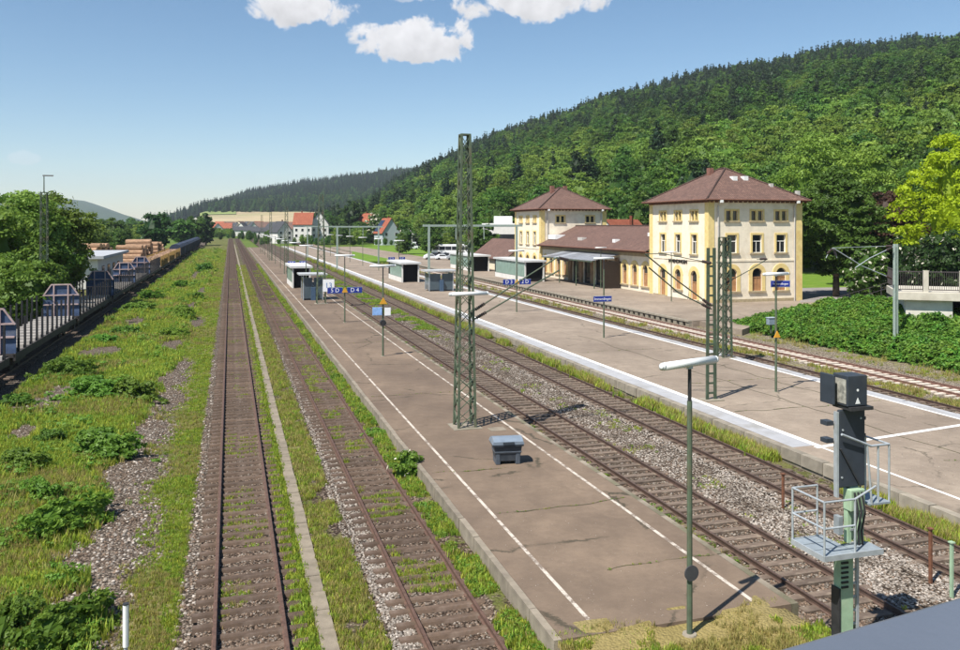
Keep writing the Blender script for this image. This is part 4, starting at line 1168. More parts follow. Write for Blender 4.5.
TU = [tuft('tuft', 1, 14, .22, .13, 'grass_blade'), tuft('tuft', 2, 16, .30, .16, 'grass_blade'), tuft('tuft', 3, 12, .16, .15, 'grass_blade', .022),
      tuft('tuft', 4, 14, .32, .14, 'grass_dry', .012), tuft('tuft', 5, 10, .2, .13, 'grass_dry', .014),
      crown('weed', 6, 0, .16, .13, 8, 6, .05, 'weed_leaf', 'dome', .5, 0), crown('weed', 7, 0, .30, .15, 10, 6, .055, 'weed_leaf', 'dome', .5, 0)]
def weighted_y(y0, y1, p=1.6):
    u = fr_.random(); q = 1 - p
    return (y0 ** q + u * (y1 ** q - y0 ** q)) ** (1 / q)
pts = []
while len(pts) < 78000:
    y = weighted_y(13, 330); x = fr_.uniform(-11.4, -.75)
    if fr_.random() < bare(x, y) * 1.15: continue
    n_ = fbm(x, y, .45, 3, 2.); n2_ = fbm(x, y, .22, 2, 6.)
    strip = x > -3.2                                     # the mown strip beside the rails
    kid = fr_.choice((0, 2, 2, 2)) if strip else fr_.choice((0, 1, 1, 2, 1, 0, 5))
    if n2_ > .12 and fr_.random() < .6: kid = fr_.choice((3, 4))
    if n_ < -.2 and not strip and fr_.random() < .1: kid = 6
    s = fr_.uniform(.28, .5) if strip else fr_.uniform(.4, .85) * (1 + max(0, -n_) * 1.2)
    s *= 1 + y / 130
    pts.append((x, y, vergez(x, y), s, fr_.uniform(0, 6.28), kid, fr_.uniform(-.1, .1)))
for px, py, s, *_ in ((62, 530, 1.15), (62, 640, 1.05), (8, 640, 1.0), (128, 398, 1.6), (96, 398, 1.3), (104, 458, 1.25), (22, 470, .95), (68, 378, 1.3), (126, 335, 1.2), (172, 338, 1.1), (183, 318, 1.3), (140, 312, 1.3)):
    p = gp(px, py, -.3)
    for i in range(170):
        a_ = fr_.uniform(0, 6.28); r_ = s * fr_.uniform(.3, 1.25); x, y = p.x + math.cos(a_) * r_ * .75, p.y + math.sin(a_) * r_ * 1.2
        pts.append((x, y, vergez(x, y), fr_.uniform(.7, 1.5), fr_.uniform(0, 6.28), fr_.choice((1, 1, 3, 6, 0)), fr_.uniform(-.15, .15)))
scatter('verge_grass', pts, TU, 'long mixed grass and weeds on the verge left of the rails', 'grass')
pts = []
def strip(n, x0, x1, y0, y1, kinds, zf, s0, s1, thr=None, seed=0., p=1.5):
    k = 0
    while k < n:
        y = weighted_y(y0, y1, p); x = fr_.uniform(x0, x1)
        if thr is not None and fbm(x, y, .5, 3, seed) < thr: k += .25; continue
        pts.append((x, y, zf(x, y), fr_.uniform(s0, s1) * (1 + y / 150), fr_.uniform(0, 6.28), fr_.choice(kinds), fr_.uniform(-.1, .1))); k += 1
strip(3600, 1.45, 1.88, 10, 200, (0, 2, 2, 2), bedlz, .5, .9)
strip(13000, 2.32, 3.3, 10, 200, (2, 4, 2, 0, 4, 3), bedlz, .25, .75, -.45, 3.)
strip(5600, 5.8, 6.4, 12, 200, (0, 2, 2, 4, 0, 5), bedlz, .25, .85, -.4, 4.)
strip(1800, -.2, 1.1, 14, 150, (2, 2, 4), lambda x, y: -.2, .3, .5, .2, 5.)
strip(2600, 4.2, 5.5, 20, 180, (2, 2, 0, 4), lambda x, y: -.2, .35, .6, .12, 6.)
strip(700, 12.45, 13.3, 14, 120, (2, 5, 4), lambda x, y: -.2, .35, .7, .1, 7.)
strip(900, 15.3, 17.7, 16, 120, (2, 2, 4), lambda x, y: -.17, .35, .7, .25, 8.)
strip(3000, 15.4, 17.5, 70, 220, (2, 5, 0), lambda x, y: -.17, .4, .8, .0, 8.)
strip(8500, 19.72, 20.5, 14, 230, (0, 1, 1, 3, 3), lambda x, y: -.2, .6, 1.4, -.02, 9.)
strip(2600, 34.9, 36.8, 25, 200, (3, 4, 4, 2), lambda x, y: -.2, .5, 1.0, -.05, 1.)
strip(900, 40.3, 44, 25, 66, (3, 4, 2), lambda x, y: -.2, .5, 1.0, -.1, 1.)
scatter('trackside_grass', pts, TU, 'weeds and grass tufts growing between and beside the tracks', 'grass')
pts = []
for i in range(15000):
    x = fr_.uniform(6.5, 12.3); y = fr_.uniform(5, 16.4)
    if y > 15.2 and fbm(x, y, .7) < .0: continue
    g_ = fbm(x, y, .5, 3, 2.) > .28 or x > 11.5
    pts.append((x, y, endz(x, y), fr_.uniform(.35, .75), fr_.uniform(0, 6.28), fr_.choice((0, 2, 2, 4) if g_ else (3, 4, 4, 4)), fr_.uniform(-.15, .15)))
for q in SEAMS:
    for i in range(26):
        x = fr_.uniform(q[0], q[1]); pts.append((x, q[2] + .28 * fbm(x, q[2], .5, 4, q[4]), .38, fr_.uniform(.12, .3), fr_.uniform(0, 6.28), fr_.choice((2, 4, 5)), 0.))
scatter('dry_grass', pts, TU, 'dry yellow grass on the near platform end and in the platform seams', 'grass')

# single leafy weed clumps
WB = [crown('weed_clump', 61, 0, .8, 1.0, 120, 28, .1, 'weed_leaf', 'dome', .17, .55, .38), crown('weed_clump', 62, 0, .95, 1.0, 120, 28, .1, 'weed_leaf', 'dome', .17, .55, .4),
      crown('weed_clump', 63, 0, .7, 1.0, 120, 28, .09, 'ivy_leaf', 'dome', .17, .55, .35)]
CLUMPS = [(62, 530, 1.15, 0, 'large round leafy weed clump beside the gravel patch in the left foreground'), (62, 640, 1.05, 0, 'leafy weed clump at the bottom left, right of its dark neighbour'),
          (8, 640, 1.0, 1, 'dark weed clump in the bottom left corner'), (128, 398, 1.6, 0, 'widest bright weed clump, halfway up the verge'), (96, 398, 1.3, 1, 'dark weed clump left of the widest bright clump'),
          (104, 458, 1.25, 1, 'dark weed clump just below the widest bright clump'), (22, 470, .95, 1, 'dark weed clump at the left edge below the two gravel patches'), (14, 405, .8, 1, 'small dark clump at the left edge near the wagon shadow'),
          (68, 378, 1.3, 1, 'dark flat clump between the wagon shadow and the widest clump'), (126, 335, 1.2, 0, 'bright clump just above the upper gravel patch'), (104, 342, .9, 0, 'small bright clump at the left of the upper gravel patch'),
          (172, 338, 1.1, 1, 'dark round clump right of the upper gravel patch'), (183, 318, 1.3, 1, 'dark clump near the rails in the upper verge'), (140, 312, 1.3, 0, 'bright clump below the wagon shadow in the upper verge'),
          (196, 300, 1.2, 1, 'small dark clump highest up beside the pale gravel'), (180, 288, 1.6, 0, 'far bright clump near the wagons\' shadow'), (205, 272, 1.8, 0, 'furthest bright clump on the verge'),
          (50, 445, 1.0, 1, 'dark clump left of the long gravel strip'), (150, 300, 1.3, 1, 'far dark clump beside the wagon shadow'), (40, 500, .9, 0, 'small bright clump above the large round clump')]
for px, py, s, kd, lab in CLUMPS:
    p = gp(px, py, -.3)
    o = link('weed_clump', WB[(kd + int(px)) % 2 if kd == 0 else 1 + int(py) % 2], None, (p.x, p.y, vergez(p.x, p.y) - .03), fr_.uniform(0, 6), 0, None, (s * fr_.uniform(.6, .78), s * fr_.uniform(.9, 1.4), s * fr_.uniform(.75, 1.05)))
    tag(o, lab, 'weeds', 'leafy weed clumps on the verge')
p = gp(410, 478, -.2)
tag(link('shrub', crown('shrub', 64, 0, .95, .6, 60, 24, .11, 'weed_leaf', 'dome', .3, .6, .2, blossom=.06), None, (6.18, p.y, -.22)), 'bright leafy shrub growing against the left edge of the near platform', 'shrub')
for px, py, s in ((380, 437, .55), (366, 415, .45), (338, 380, .5)):
    p = gp(px, py, -.2)
    tag(link('weed_clump', WB[0], None, (6.15, p.y, -.22), fr_.uniform(0, 6), 0, None, (s * .6, s, s * .9)), 'small leafy weed clump against the near platform edge %s' % {380: 'just behind the shrub', 366: 'second behind the shrub', 338: 'third behind the shrub'}[px], 'weeds', 'weeds along the platform edge')

# ivy bank on the right
def ivyz(x, y):
    e = min(1., max(0., (66 - y) / 9.)) * min(1., max(0., (x - 43.2 + (y - 45) * .02) / 4.5)) * min(1., max(0., (58 - x) / 4))
    e = e ** .7
    return .1 + e * (2.5 + .5 * fbm(x, y, .2)) + (.3 * fbm(x, y, .8, 2) if e > .1 else 0)
sheet('ivy_bank', frange(42.8, 59, 40), frange(14, 67, 80), lambda x, y: ivyz(x, y) - .35, MFLOOR)
IV = [crown('ivy_sprig', 71, 0, .35, .42, 14, 14, .115, 'ivy_leaf', 'dome', .45, 0), crown('ivy_sprig', 72, 0, .5, .4, 14, 14, .115, 'ivy_leaf', 'dome', .45, 0), crown('ivy_sprig', 73, 0, .4, .45, 14, 14, .12, 'weed_leaf', 'dome', .45, 0)]
pts = []
while len(pts) < 9500:
    x = fr_.uniform(43.1, 57.5); y = fr_.uniform(26, 66.5)
    z = ivyz(x, y)
    if z < .22: continue
    pts.append((x, y, z - .38, fr_.uniform(.7, 1.3), fr_.uniform(0, 6.28), fr_.choice((0, 1, 0, 1, 2)), fr_.uniform(-.4, .4)))
scatter('ivy', pts, IV, 'thick green ivy covering the bank beside the station tracks', 'ivy')

# loose ballast stones near the camera
def stone(seed, mat):
    rg = random.Random(seed)
    t_ = (1 + 5 ** .5) / 2
    vs_ = [(-1, t_, 0), (1, t_, 0), (-1, -t_, 0), (1, -t_, 0), (0, -1, t_), (0, 1, t_), (0, -1, -t_), (0, 1, -t_), (t_, 0, -1), (t_, 0, 1), (-t_, 0, -1), (-t_, 0, 1)]
    fs_ = [(0, 11, 5), (0, 5, 1), (0, 1, 7), (0, 7, 10), (0, 10, 11), (1, 5, 9), (5, 11, 4), (11, 10, 2), (10, 7, 6), (7, 1, 8), (3, 9, 4), (3, 4, 2), (3, 2, 6), (3, 6, 8), (3, 8, 9), (4, 9, 5), (2, 4, 11), (6, 2, 10), (8, 6, 7), (9, 8, 1)]
    v_ = [(x * rg.uniform(.35, .75) * .028, y * rg.uniform(.35, .75) * .028, z * rg.uniform(.3, .6) * .026) for x, y, z in vs_]
    return MB().add(v_, fs_).mesh('stone', mat)
ms1 = M('stone_grey', (.21, .18, .15), .9, .2, 30, rand=.5); ms2 = M('stone_brown', (.15, .105, .075), .9, .25, 30, rand=.5); ms3 = M('stone_pale', (.34, .30, .26), .9, .15, 30, rand=.4)
STN = [stone(i, (ms1, ms2, ms3, ms1, ms2)[i]) for i in range(5)]
pts = []
def stones(n, x0, x1, y0, y1, zf, kinds, s0=.8, s1=1.5, p=1.7, rej=None):
    k = 0
    while k < n:
        y = weighted_y(y0, y1, p); x = fr_.uniform(x0, x1)
        if rej and rej(x, y): k += .2; continue
        pts.append((x, y, zf(x, y) - .004, fr_.uniform(s0, s1), fr_.uniform(0, 6.28), fr_.choice(kinds), fr_.uniform(-.6, .6))); k += 1
stones(17000, -.72, 1.5, 12, 70, bedlz, (1, 4, 4, 1, 1, 0), .6, 1.15)
stones(7000, 3.2, 4.0, 12, 70, bedlz, (0, 2, 3, 0))
stones(10000, 3.9, 5.95, 12, 70, bedlz, (0, 1, 4, 1, 4), .6, 1.15)
stones(17000, 12.45, 15.6, 12, 80, lambda x, y: -.19, (1, 4, 0, 1))
stones(17000, 15.3, 17.8, 16, 90, lambda x, y: -.15, (0, 2, 3, 2, 1))
stones(8000, 17.8, 20.0, 18, 80, lambda x, y: -.19, (1, 4, 0))
stones(9000, -11, -.8, 13, 60, vergez, (1, 4, 0, 2), 1, 2, 1.7, lambda x, y: bare(x, y) < .5)
for i in range(1700):
    x = fr_.uniform(6.7, 12.1); y = weighted_y(16.2, 60, 1.7)
    if fbm(x, y, .6, 3, 4.) < -.05: continue
    pts.append((x, y, .378, fr_.uniform(.14, .36), fr_.uniform(0, 6.28), fr_.choice((0, 0, 2, 1)), 0.))
for i in range(1800):
    pts.append((fr_.uniform(22.2, 30.8), weighted_y(20, 70, 1.6), .378, fr_.uniform(.25, .55), fr_.uniform(0, 6.28), fr_.choice((0, 2, 1)), 0.))
scatter('ballast_stones', pts, STN, 'loose grey and brown ballast stones between the rails', 'ballast')

# ------------------------------------------------------------------ overhead line masts
MBLUE = M('sign_blue', (.018, .035, .24), .5, .08, 3)
MSIGNW = M('sign_white', (.8, .8, .8), .5, .05, 3)
MORANGE = M('orange_marker', (.6, .3, .03), .6, .1, 3)
MINS = M('brown_insulator', (.05, .032, .028), .35, .2, 5, spec=.5)
def lattice_mast(loc, H, wb, wt, panels, label, rz=0, mat=None, group=None, leg=.09):
    mat = mat or MGREEN
    root = thing('lattice_mast', label, 'mast', loc, rz, group)
    cn = ((-1, -1), (1, -1), (1, 1), (-1, 1))
    def C(i, z):
        w = wb + (wt - wb) * z / H
        return Vector((cn[i][0] * w / 2, cn[i][1] * w / 2, z))
    for i in range(4):
        q = MB().bar(C(i, 0), C(i, H), leg, leg)
        q.build('leg', mat, root)
    zs = [H * (1 - (1 - k / panels) ** 1.0) for k in range(panels + 1)]
    for s in range(4):
        a, b_ = s, (s + 1) % 4
        mb = MB()
        for k in range(panels):
            mb.bar(C(a, zs[k] + .06), C(b_, zs[k + 1] - .06), .055, .025); mb.bar(C(b_, zs[k] + .06), C(a, zs[k + 1] - .06), .045, .02)
        stuff(mb.build('bracing', mat, root))
    MB().box(-wt / 2 - .04, wt / 2 + .04, -wt / 2 - .04, wt / 2 + .04, H, H + .06).build('cap', mat, root)
    MB().box(-wb / 2 - .25, wb / 2 + .25, -wb / 2 - .25, wb / 2 + .25, -.12, .03).build('base', MCONC, root)
    return root
def arm(root, pts_, r=.035, mat=None):
    il = root.location
    rot = Matrix.Rotation(-root.rotation_euler.z, 3, 'Z')
    P = [rot @ (Vector(p) - il) for p in pts_]
    mb = MB().path(P, [r] * len(P), 6)
    a = mb.build('bracket_arm', mat or MGREEND, root)
    d = (P[1] - P[0]).normalized()
    ins = MB()
    for k in range(6): ins.cyl(P[0] + d * (.12 + k * .085), P[0] + d * (.12 + k * .085 + .05), .085, .06, 8)
    ins.build('insulator', MINS, a)
    return a
def insulator(root, p, L=.5):
    il = root.location; P = Vector(p) - il
    ins = MB()
    for k in range(6): ins.cyl(P + Vector((-.3 + k * .1, 0, 0)), P + Vector((-.24 + k * .1, 0, 0)), .11, .08, 8)
    ins.build('insulator', MINS, root)

m1 = lattice_mast((9.62, 34.2, .37), 12.45, .74, .36, 17, 'tall green lattice mast standing on the near platform beside the bin')
arm(m1, [(10.0, 34.2, 5.3), (12.0, 34.3, 6.45), (13.9, 34.3, 7.55)])
arm(m1, [(10.05, 34.2, 4.95), (12.0, 34.3, 5.95), (14.0, 34.3, 6.98)])
arm(m1, [(13.9, 34.3, 7.55), (14.35, 34.35, 7.45), (14.7, 34.35, 7.4)], .025)
MB().bar((-.62, 0, 5.65), (.62, 0, 5.65), .06, .05).build('lamp_bracket', MGREEND, m1)
m2 = lattice_mast((9.65, 93.0, .37), 12.0, .95, .4, 15, 'lattice mast beside the glass waiting shelter on the near platform')
o = MB().box(-.62, .62, -.05, .0, 0, 1.35).build('hanging_sign', MSIGNW, m2, (.75, -.65, 1.35))
text_mesh('printed_mark', '13', .8, M('mark_blue', (.1, .2, .42), .6), o, Matrix.Translation((0, -.058, .67)) @ Matrix.Rotation(R(90), 4, 'X'))
for k, (a_, nm) in enumerate(((152, 'third'), (212, 'fourth'), (272, 'fifth'))):
    lattice_mast((9.65, a_, .37), 12.0, .75, .4, 12, '%s lattice mast along the near platform counted from the bin' % nm, group='masts along the near platform')
# twin channel mast with rungs
lm = thing('ladder_mast', 'slender twin channel mast with rungs on the middle platform', 'mast', (22.72, 35.9, .37))
for s in (-1, 1): MB().bar((s * .22, 0, 0), (s * .17, 0, 7.5), .09, .14).build('channel', MGREEND, lm)
for k in range(15): MB().bar((-.2, 0, .35 + k * .48), (.2, 0, .35 + k * .48), .05, .1).build('rung', MGREEND, lm)
MB().box(-.5, .5, -.4, .4, -.1, .05).build('base', MCONC, lm)
arm(lm, [(22.75, 35.9, 5.0), (20.9, 35.9, 6.25), (19.1, 35.9, 7.6)])
arm(lm, [(22.75, 35.9, 4.85), (20.9, 35.9, 5.7), (19.3, 35.9, 6.95)])
arm(lm, [(22.8, 35.9, 7.1), (22.0, 35.9, 7.25), (20.0, 35.9, 7.62), (19.1, 35.9, 7.6)], .022)
m3 = lattice_mast((31.0, 47.4, .37), 7.8, .64, .5, 11, 'short thick lattice mast near the far edge of the middle platform', mat=MGREEND, leg=.11)
arm(m3, [(31.05, 47.4, 5.2), (33.0, 47.6, 6.0), (34.5, 47.7, 6.75)], .028)
arm(m3, [(34.5, 47.7, 6.75), (34.1, 47.7, 6.74), (33.6, 47.6, 6.72)], .02)
# catenary mast in the ivy
cmast = thing('catenary_mast', 'grey green steel mast with bracket rising from the ivy bank', 'mast', (44.2, 46.8, 1.6))
for s in (-1, 1): MB().box(s * .1 - .035, s * .1 + .035, -.1, .1, -.6, 6.1).build('flange', M('grey_green_steel', (.27, .33, .29), .6, .15), cmast)
for k in range(12): MB().box(-.064, .064, -.02, .02, .2 + k * .48, .26 + k * .48).build('batten', MATS['grey_green_steel'], cmast)
arm(cmast, [pt(893, 247, 57.3), pt(870, 258, 56.8), pt(855, 268, 56.5)], .03, MGALV)
arm(cmast, [pt(893, 279, 57.3), pt(862, 266, 56.7), pt(833, 248, 56.1)], .035, MGALV)
arm(cmast, [pt(893, 246, 57.3), pt(862, 247, 56.7), pt(833, 248, 56.1)], .02, MGALV)
arm(cmast, [pt(833, 248, 56.1), pt(829, 252, 56.0), pt(826, 258, 56.0)], .025, MGALV)
arm(cmast, [pt(833, 248, 56.1), pt(836, 255, 56.2), pt(837, 258, 56.2)], .02, MGALV)
# portals over the station tracks
def portal(p0, p1, H, label):
    root = thing('catenary_portal', label, 'gantry', p0, 0, 'portals over the far tracks')
    d = Vector(p1) - Vector(p0); d.z = 0
    for q in (Vector((0, 0, 0)), d):
        MB().box(q.x - .14, q.x + .14, q.y - .14, q.y + .14, -.2, H).build('post', M('grey_green_steel', (.27, .33, .29)), root)
    e = d.normalized() * .9
    mb = MB().bar(-e + Vector((0, 0, H + .1)), d + e + Vector((0, 0, H + .1)), .22, .3); mb.build('beam', MATS['grey_green_steel'], root)
    for k in (.3, .62):
        q = d * k; MB().bar(q + Vector((0, 0, H - .05)), q + Vector((0, 0, H - 1.9)), .1).build('hanger', MATS['grey_green_steel'], root)
portal((27.3, 116, .3), (40.6, 116, .3), 8.6, 'wide steel portal spanning the tracks before the far station tower')
portal((20.6, 168, .3), (29.0, 168, .3), 8.4, 'steel portal on the middle platform before the solar roofed house')
portal((20.4, 232, .3), (28.6, 232, .3), 8.4, 'furthest steel portal over the middle platform')

# ------------------------------------------------------------------ platform lamps
MLAMP = M('lamp_glass', (.74, .75, .74), .35, .08, 2, dirt=(.5, .5, .48))
def lamp_head(rz, L=1.62, r=.085):
    mb = MB(); n = 10
    prof = [(-L / 2 - .09, .03), (-L / 2 - .06, .075), (-L / 2, r), (L / 2, r), (L / 2 + .06, .075), (L / 2 + .09, .03)]
    c_, s_ = math.cos(rz), math.sin(rz)
    for (x0, r0), (x1, r1) in zip(prof, prof[1:]):
        mb.cyl((x0 * c_, x0 * s_, 0), (x1 * c_, x1 * s_, 0), r0, r1, n, 0, True)
    return mb.mesh('lamp_head', MLAMP, True)
def lamp(loc, H, label, rz=0., tall=True, group=None):
    root = thing('platform_lamp', label, 'lamp', loc, 0, group)
    MB().cyl((0, 0, -.05), (0, 0, H * .86), .062, .055, 10).build('pole', MGREEN, root, smooth=False)
    MB().cyl((0, 0, H * .86), (0, 0, H - .06), .042, .038, 8).build('upper_pole', MDARK, root)
    MB().cyl((0, 0, -.04), (0, 0, .03), .17, .15, 10).build('foot', MCONC, root)
    link('lamp_head', lamp_head(rz), root, (0, 0, H))
    MB().box(-.05, .05, -.05, .05, H - .12, H - .03).build('bracket', MGALV, root)
    return root
P1L = ((9.32, 15.55), (9.65, 54.2), (9.75, 74.0), (9.75, 113), (9.75, 132.8), (9.75, 152.4), (9.75, 172), (9.75, 191.5), (9.75, 211), (9.75, 231), (9.75, 251))
NTH = ('second', 'third', 'fourth', 'fifth', 'sixth', 'seventh', 'eighth', 'ninth', 'tenth', 'eleventh')
LMP = []
for i, (x, y) in enumerate(P1L):
    lab = 'nearest green lamp post with long white tube head on the near platform end' if i == 0 else '%s lamp post along the near platform counted from the camera' % NTH[i - 1]
    LMP.append(lamp((x, y, .375 if i else .30), 5.75 if i == 0 else 5.95, lab, .33 if i == 0 else rnd.uniform(-.12, .2), group='lamps along the near platform'))
MB().cyl((0, -.09, 1.33), (0, -.065, 1.33), .165, .165, 20).build('round_plate', M('plate_back', (.06, .06, .065), .5), LMP[0])
tag(link('platform_lamp', lamp_head(.1), None, (9.62, 33.55, 6.1)), 'white tube lamp fixed to the tall lattice mast', 'lamp')
P2L = ((26.97, 36.6), (27.4, 58.1), (27.3, 78), (27.3, 98), (27.3, 138), (27.3, 158), (27.3, 178), (27.3, 198), (27.3, 218), (27.3, 238))
LM2 = []
for i, (x, y) in enumerate(P2L):
    lab = 'nearest lamp post on the middle platform, with a blue name board' if i == 0 else '%s lamp post along the middle platform counted from the camera' % NTH[i - 1]
    LM2.append(lamp((x, y, .375), 6.1, lab, rnd.uniform(-.05, .22), group='lamps along the middle platform'))
for x, y, lab in ((48.6, 104, 'thin lamp post in front of the station canopy'), (48.0, 84, 'thin lamp post in front of the near station tower')):
    lamp((x, y, .375), 5.6, lab, .1)

# signs
def board(loc, w, h, text, label, tsize=None, mat=None, tmat=None, cat='sign', name='platform_sign', rz=0., post=False):
    root = thing(name, label, cat, loc, rz)
    MB().box(-w / 2, w / 2, -.03, .03, -h / 2, h / 2).build('panel', mat or MBLUE, root, bevel=.008)
    MB().box(-w / 2 - .025, w / 2 + .025, -.02, .02, h / 2, h / 2 + .03).box(-w / 2 - .025, w / 2 + .025, -.02, .02, -h / 2 - .03, -h / 2).build('frame', MGALV, root)
    if text: text_mesh('lettering', text, tsize or h * .8, tmat or MSIGNW, root, Matrix.Translation((0, -.033, 0)) @ Matrix.Rotation(R(90), 4, 'X'), .003)
    if post: MB().cyl((0, .05, -loc[2] + .37), (0, .05, h / 2), .04, n=8).build('post', MGREEND, root)
    return root
def marker(loc, label, s=.3):
    root = thing('warning_marker', label, 'sign', loc)
    MB().prism([(-s, -s * .7), (s, -s * .7), (0, s)], 'y', -.02, .02).build('panel', MORANGE, root)
    MB().box(-.05, .05, .02, .12, -s * .7, s * .3).build('clamp', MDARK, root)
z3 = 3.25
board((8.88, 73.9, z3), 1.32, .5, '5 D', 'dark blue track sign left of the third lamp post on the near platform', .5)
board((10.62, 73.9, z3), 1.32, .5, 'D 4', 'dark blue track sign right of the third lamp post on the near platform', .5)
marker((9.75, 73.85, z3 + .0), 'yellow warning triangle between the two blue track signs on the near platform', .27)
board((9.25, 54.1, 3.35), .62, .5, None, 'pale blue notice on the second lamp post of the near platform', mat=M('pale_blue', (.25, .42, .75), .5))
board((9.95, 54.15, 3.3), .4, .5, None, 'white notice right of the pale blue notice on the second lamp post', mat=MSIGNW)
marker((9.65, 54.1, 4.0), 'orange warning marker above the pale blue notice', .26)
LMP[1].children[0]
MB().cyl((0, -.16, 2.2), (0, .1, 2.2), .2, .2, 12).build('loudspeaker', MDARK, LMP[1])
board((26.45, 77.9, 3.4), 1.2, .5, 'D 3', 'blue track sign left of the third lamp post on the middle platform', .5)
board((28.15, 77.9, 3.4), 1.2, .5, '2 D', 'blue track sign right of the third lamp post on the middle platform', .5)
marker((27.3, 77.85, 3.4), 'yellow warning triangle between the track signs on the middle platform', .27)
board((27.25, 58.0, 3.38), 1.5, .4, 'Immendingen', 'blue station name board on the second lamp post of the middle platform', .26)
board((27.35, 36.75, 5.95), 1.0, .3, 'Immendingen', 'blue and white name board under the nearest lamp of the middle platform', .15, rz=-.25)
marker((26.97, 36.5, 3.35), 'orange warning marker on the nearest lamp post of the middle platform', .2)
for k, (x, y, nm) in enumerate(((26.4, 140, 'left'), (28.2, 140, 'right'), (8.9, 128, 'left'), (10.6, 128, 'right'))):
    pl = 'middle' if x > 20 else 'near'
    board((x, y, 3.4), 1.1, .45, ('C 3', '2 C', '5 C', 'C 4')[k], 'small far blue track sign on the %s platform, %s one of its pair' % (pl, nm), .42, post=True)

# ------------------------------------------------------------------ grit bin
gb = thing('grit_bin', 'dark blue grey plastic grit bin with lighter lid on the near platform', 'bin', (9.62, 28.6, .375), R(-8))
MBIN = M('bin_plastic', (.038, .047, .06), .5, .2, 4, dirt=(.07, .075, .08)); MLID = M('bin_lid', (.17, .21, .26), .45, .12, 4, dirt=(.24, .26, .28))
MB().tbox((0, 0), (.86, .58), .10, (0, 0), (1.02, .72), .66).build('body', MBIN, gb, bevel=.03)
for s in (-1, 1): MB().tbox((s * .36, 0), (.17, .64), .0, (s * .37, 0), (.15, .68), .40).build('foot', M('bin_foot', (.075, .09, .11), .5), gb, bevel=.02)
MB().tbox((0, -.0), (.95, .7), .40, (0, 0), (1.0, .74), .47).build('band', MATS['bin_foot'], gb, bevel=.015)
MB().box(-.56, .56, -.42, .42, .66, .74).build('rim', MBIN, gb, bevel=.02)
lid = MB()
n = 10
for j in range(n):
    y0, y1 = -.43 + .86 * j / n, -.43 + .86 * (j + 1) / n
    h0, h1 = .78 + .17 * math.sin(math.pi * (.12 + .8 * j / n)), .78 + .17 * math.sin(math.pi * (.12 + .8 * (j + 1) / n))
    lid.add([(-.58, y0, .735), (.58, y0, .735), (.58, y1, .735), (-.58, y1, .735), (-.54, y0, h0), (.54, y0, h0), (.54, y1, h1), (-.54, y1, h1)], [(0, 3, 2, 1), (4, 5, 6, 7), (1, 2, 6, 5), (3, 0, 4, 7)] + ([(0, 1, 5, 4)] if j == 0 else []) + ([(2, 3, 7, 6)] if j == n - 1 else []))
lid.build('lid', MLID, gb)
MB().box(-.2, .2, -.46, -.40, .76, .83).build('handle', MBIN, gb)

# ------------------------------------------------------------------ signal in the right foreground
sg = thing('railway_signal', 'light signal seen from behind with caged work platforms in the right foreground', 'signal', (12.28, 14.3, -.25))
MSGN = M('signal_green', (.30, .42, .28), .55, .15, 4, dirt=(.36, .38, .27)); MSBK = M('signal_black', (.034, .042, .055), .5, .15, 4, dirt=(.05, .055, .06))
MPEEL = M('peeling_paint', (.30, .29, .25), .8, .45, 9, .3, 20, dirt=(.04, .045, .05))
MB().box(-.27, .06, -.1, .1, 0, 2.55).build('mast', MSGN, sg, bevel=.01)
MB().box(.0, .1, -.0, .12, 2.61, 3.75).build('mast', MSGN, sg, bevel=.008)
MB().box(.2, .26, -.03, .03, .1, 3.6).build('ladder_rail', MGALV, sg)
for k in range(10): MB().box(.06, .2, -.015, .015, .35 + k * .28, .39 + k * .28).build('rung', MGALV, sg)
MB().box(-.31, -.272, -.12, .12, 0, 1.75).build('cable_duct', MDARK, sg)
for k in range(8): MB().box(-.25, -.08, -.125, -.102, 1.75 + k * .1, 1.79 + k * .1).build('step_slot', MDARK, sg)
# head box: dark back, peeling lit side
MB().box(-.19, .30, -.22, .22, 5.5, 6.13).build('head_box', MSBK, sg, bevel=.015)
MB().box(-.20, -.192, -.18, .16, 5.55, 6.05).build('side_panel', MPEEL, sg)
MB().box(-.35, -.3, .0, .42, 5.5, 6.12).build('hood', MSBK, sg, bevel=.015)
MB().box(-.3, -.19, .2, .4, 5.6, 6.0).build('hood_arm', MSBK, sg)
MB().cyl((.06, -.224, 5.83), (.06, -.222, 5.83), .028, n=12).build('white_dot', MWHITE, sg)
MB().prism([(.0, 5.55), (.12, 5.55), (.06, 5.68)], 'y', -.226, -.222).build('white_triangle', MWHITE, sg)
MB().box(-.16, .4, -.28, .26, 5.42, 5.49).build('bracket', MDARK, sg)
# main signal screen
MB().box(-.24, .42, -.03, .05, 3.78, 5.40).build('screen', MSBK, sg, bevel=.03)
MB().box(-.3, -.25, -.04, .06, 3.6, 5.36).build('screen_post', MGALV, sg)
for z in (5.08, 4.72):
    MB().box(-.5, -.335, .02, .22, z, z + .09).build('lamp_hood', MSBK, sg); MB().box(.42, .55, .1, .3, z + .04, z + .11).build('lamp_hood', MSBK, sg)
for x, z in ((-.15, 4.98), (-.15, 4.5), (.3, 5.2), (-.17, 4.0)): MB().cyl((x, -.045, z), (x, -.03, z), .022, n=8).build('bolt', MGALV, sg)
MB().bar((-.22, -.05, 4.6), (.28, -.05, 3.78), .03).build('brace', MDARK, sg)
MB().box(-.02, .34, -.12, .12, 3.3, 3.75).build('cable_box', MSGN, sg, bevel=.02)
for x in (.06, .15, .24):
    MB().path([(x, -.13, 3.7), (x + .02, -.2, 3.3), (x - .02, -.15, 2.9), (x + .03, -.12, 2.6)], [.022] * 4, 6).build('cable', MDARK, sg)
MB().box(.2, .32, -.1, .14, 2.62, 3.5).build('rear_mast', MSGN, sg, bevel=.01)
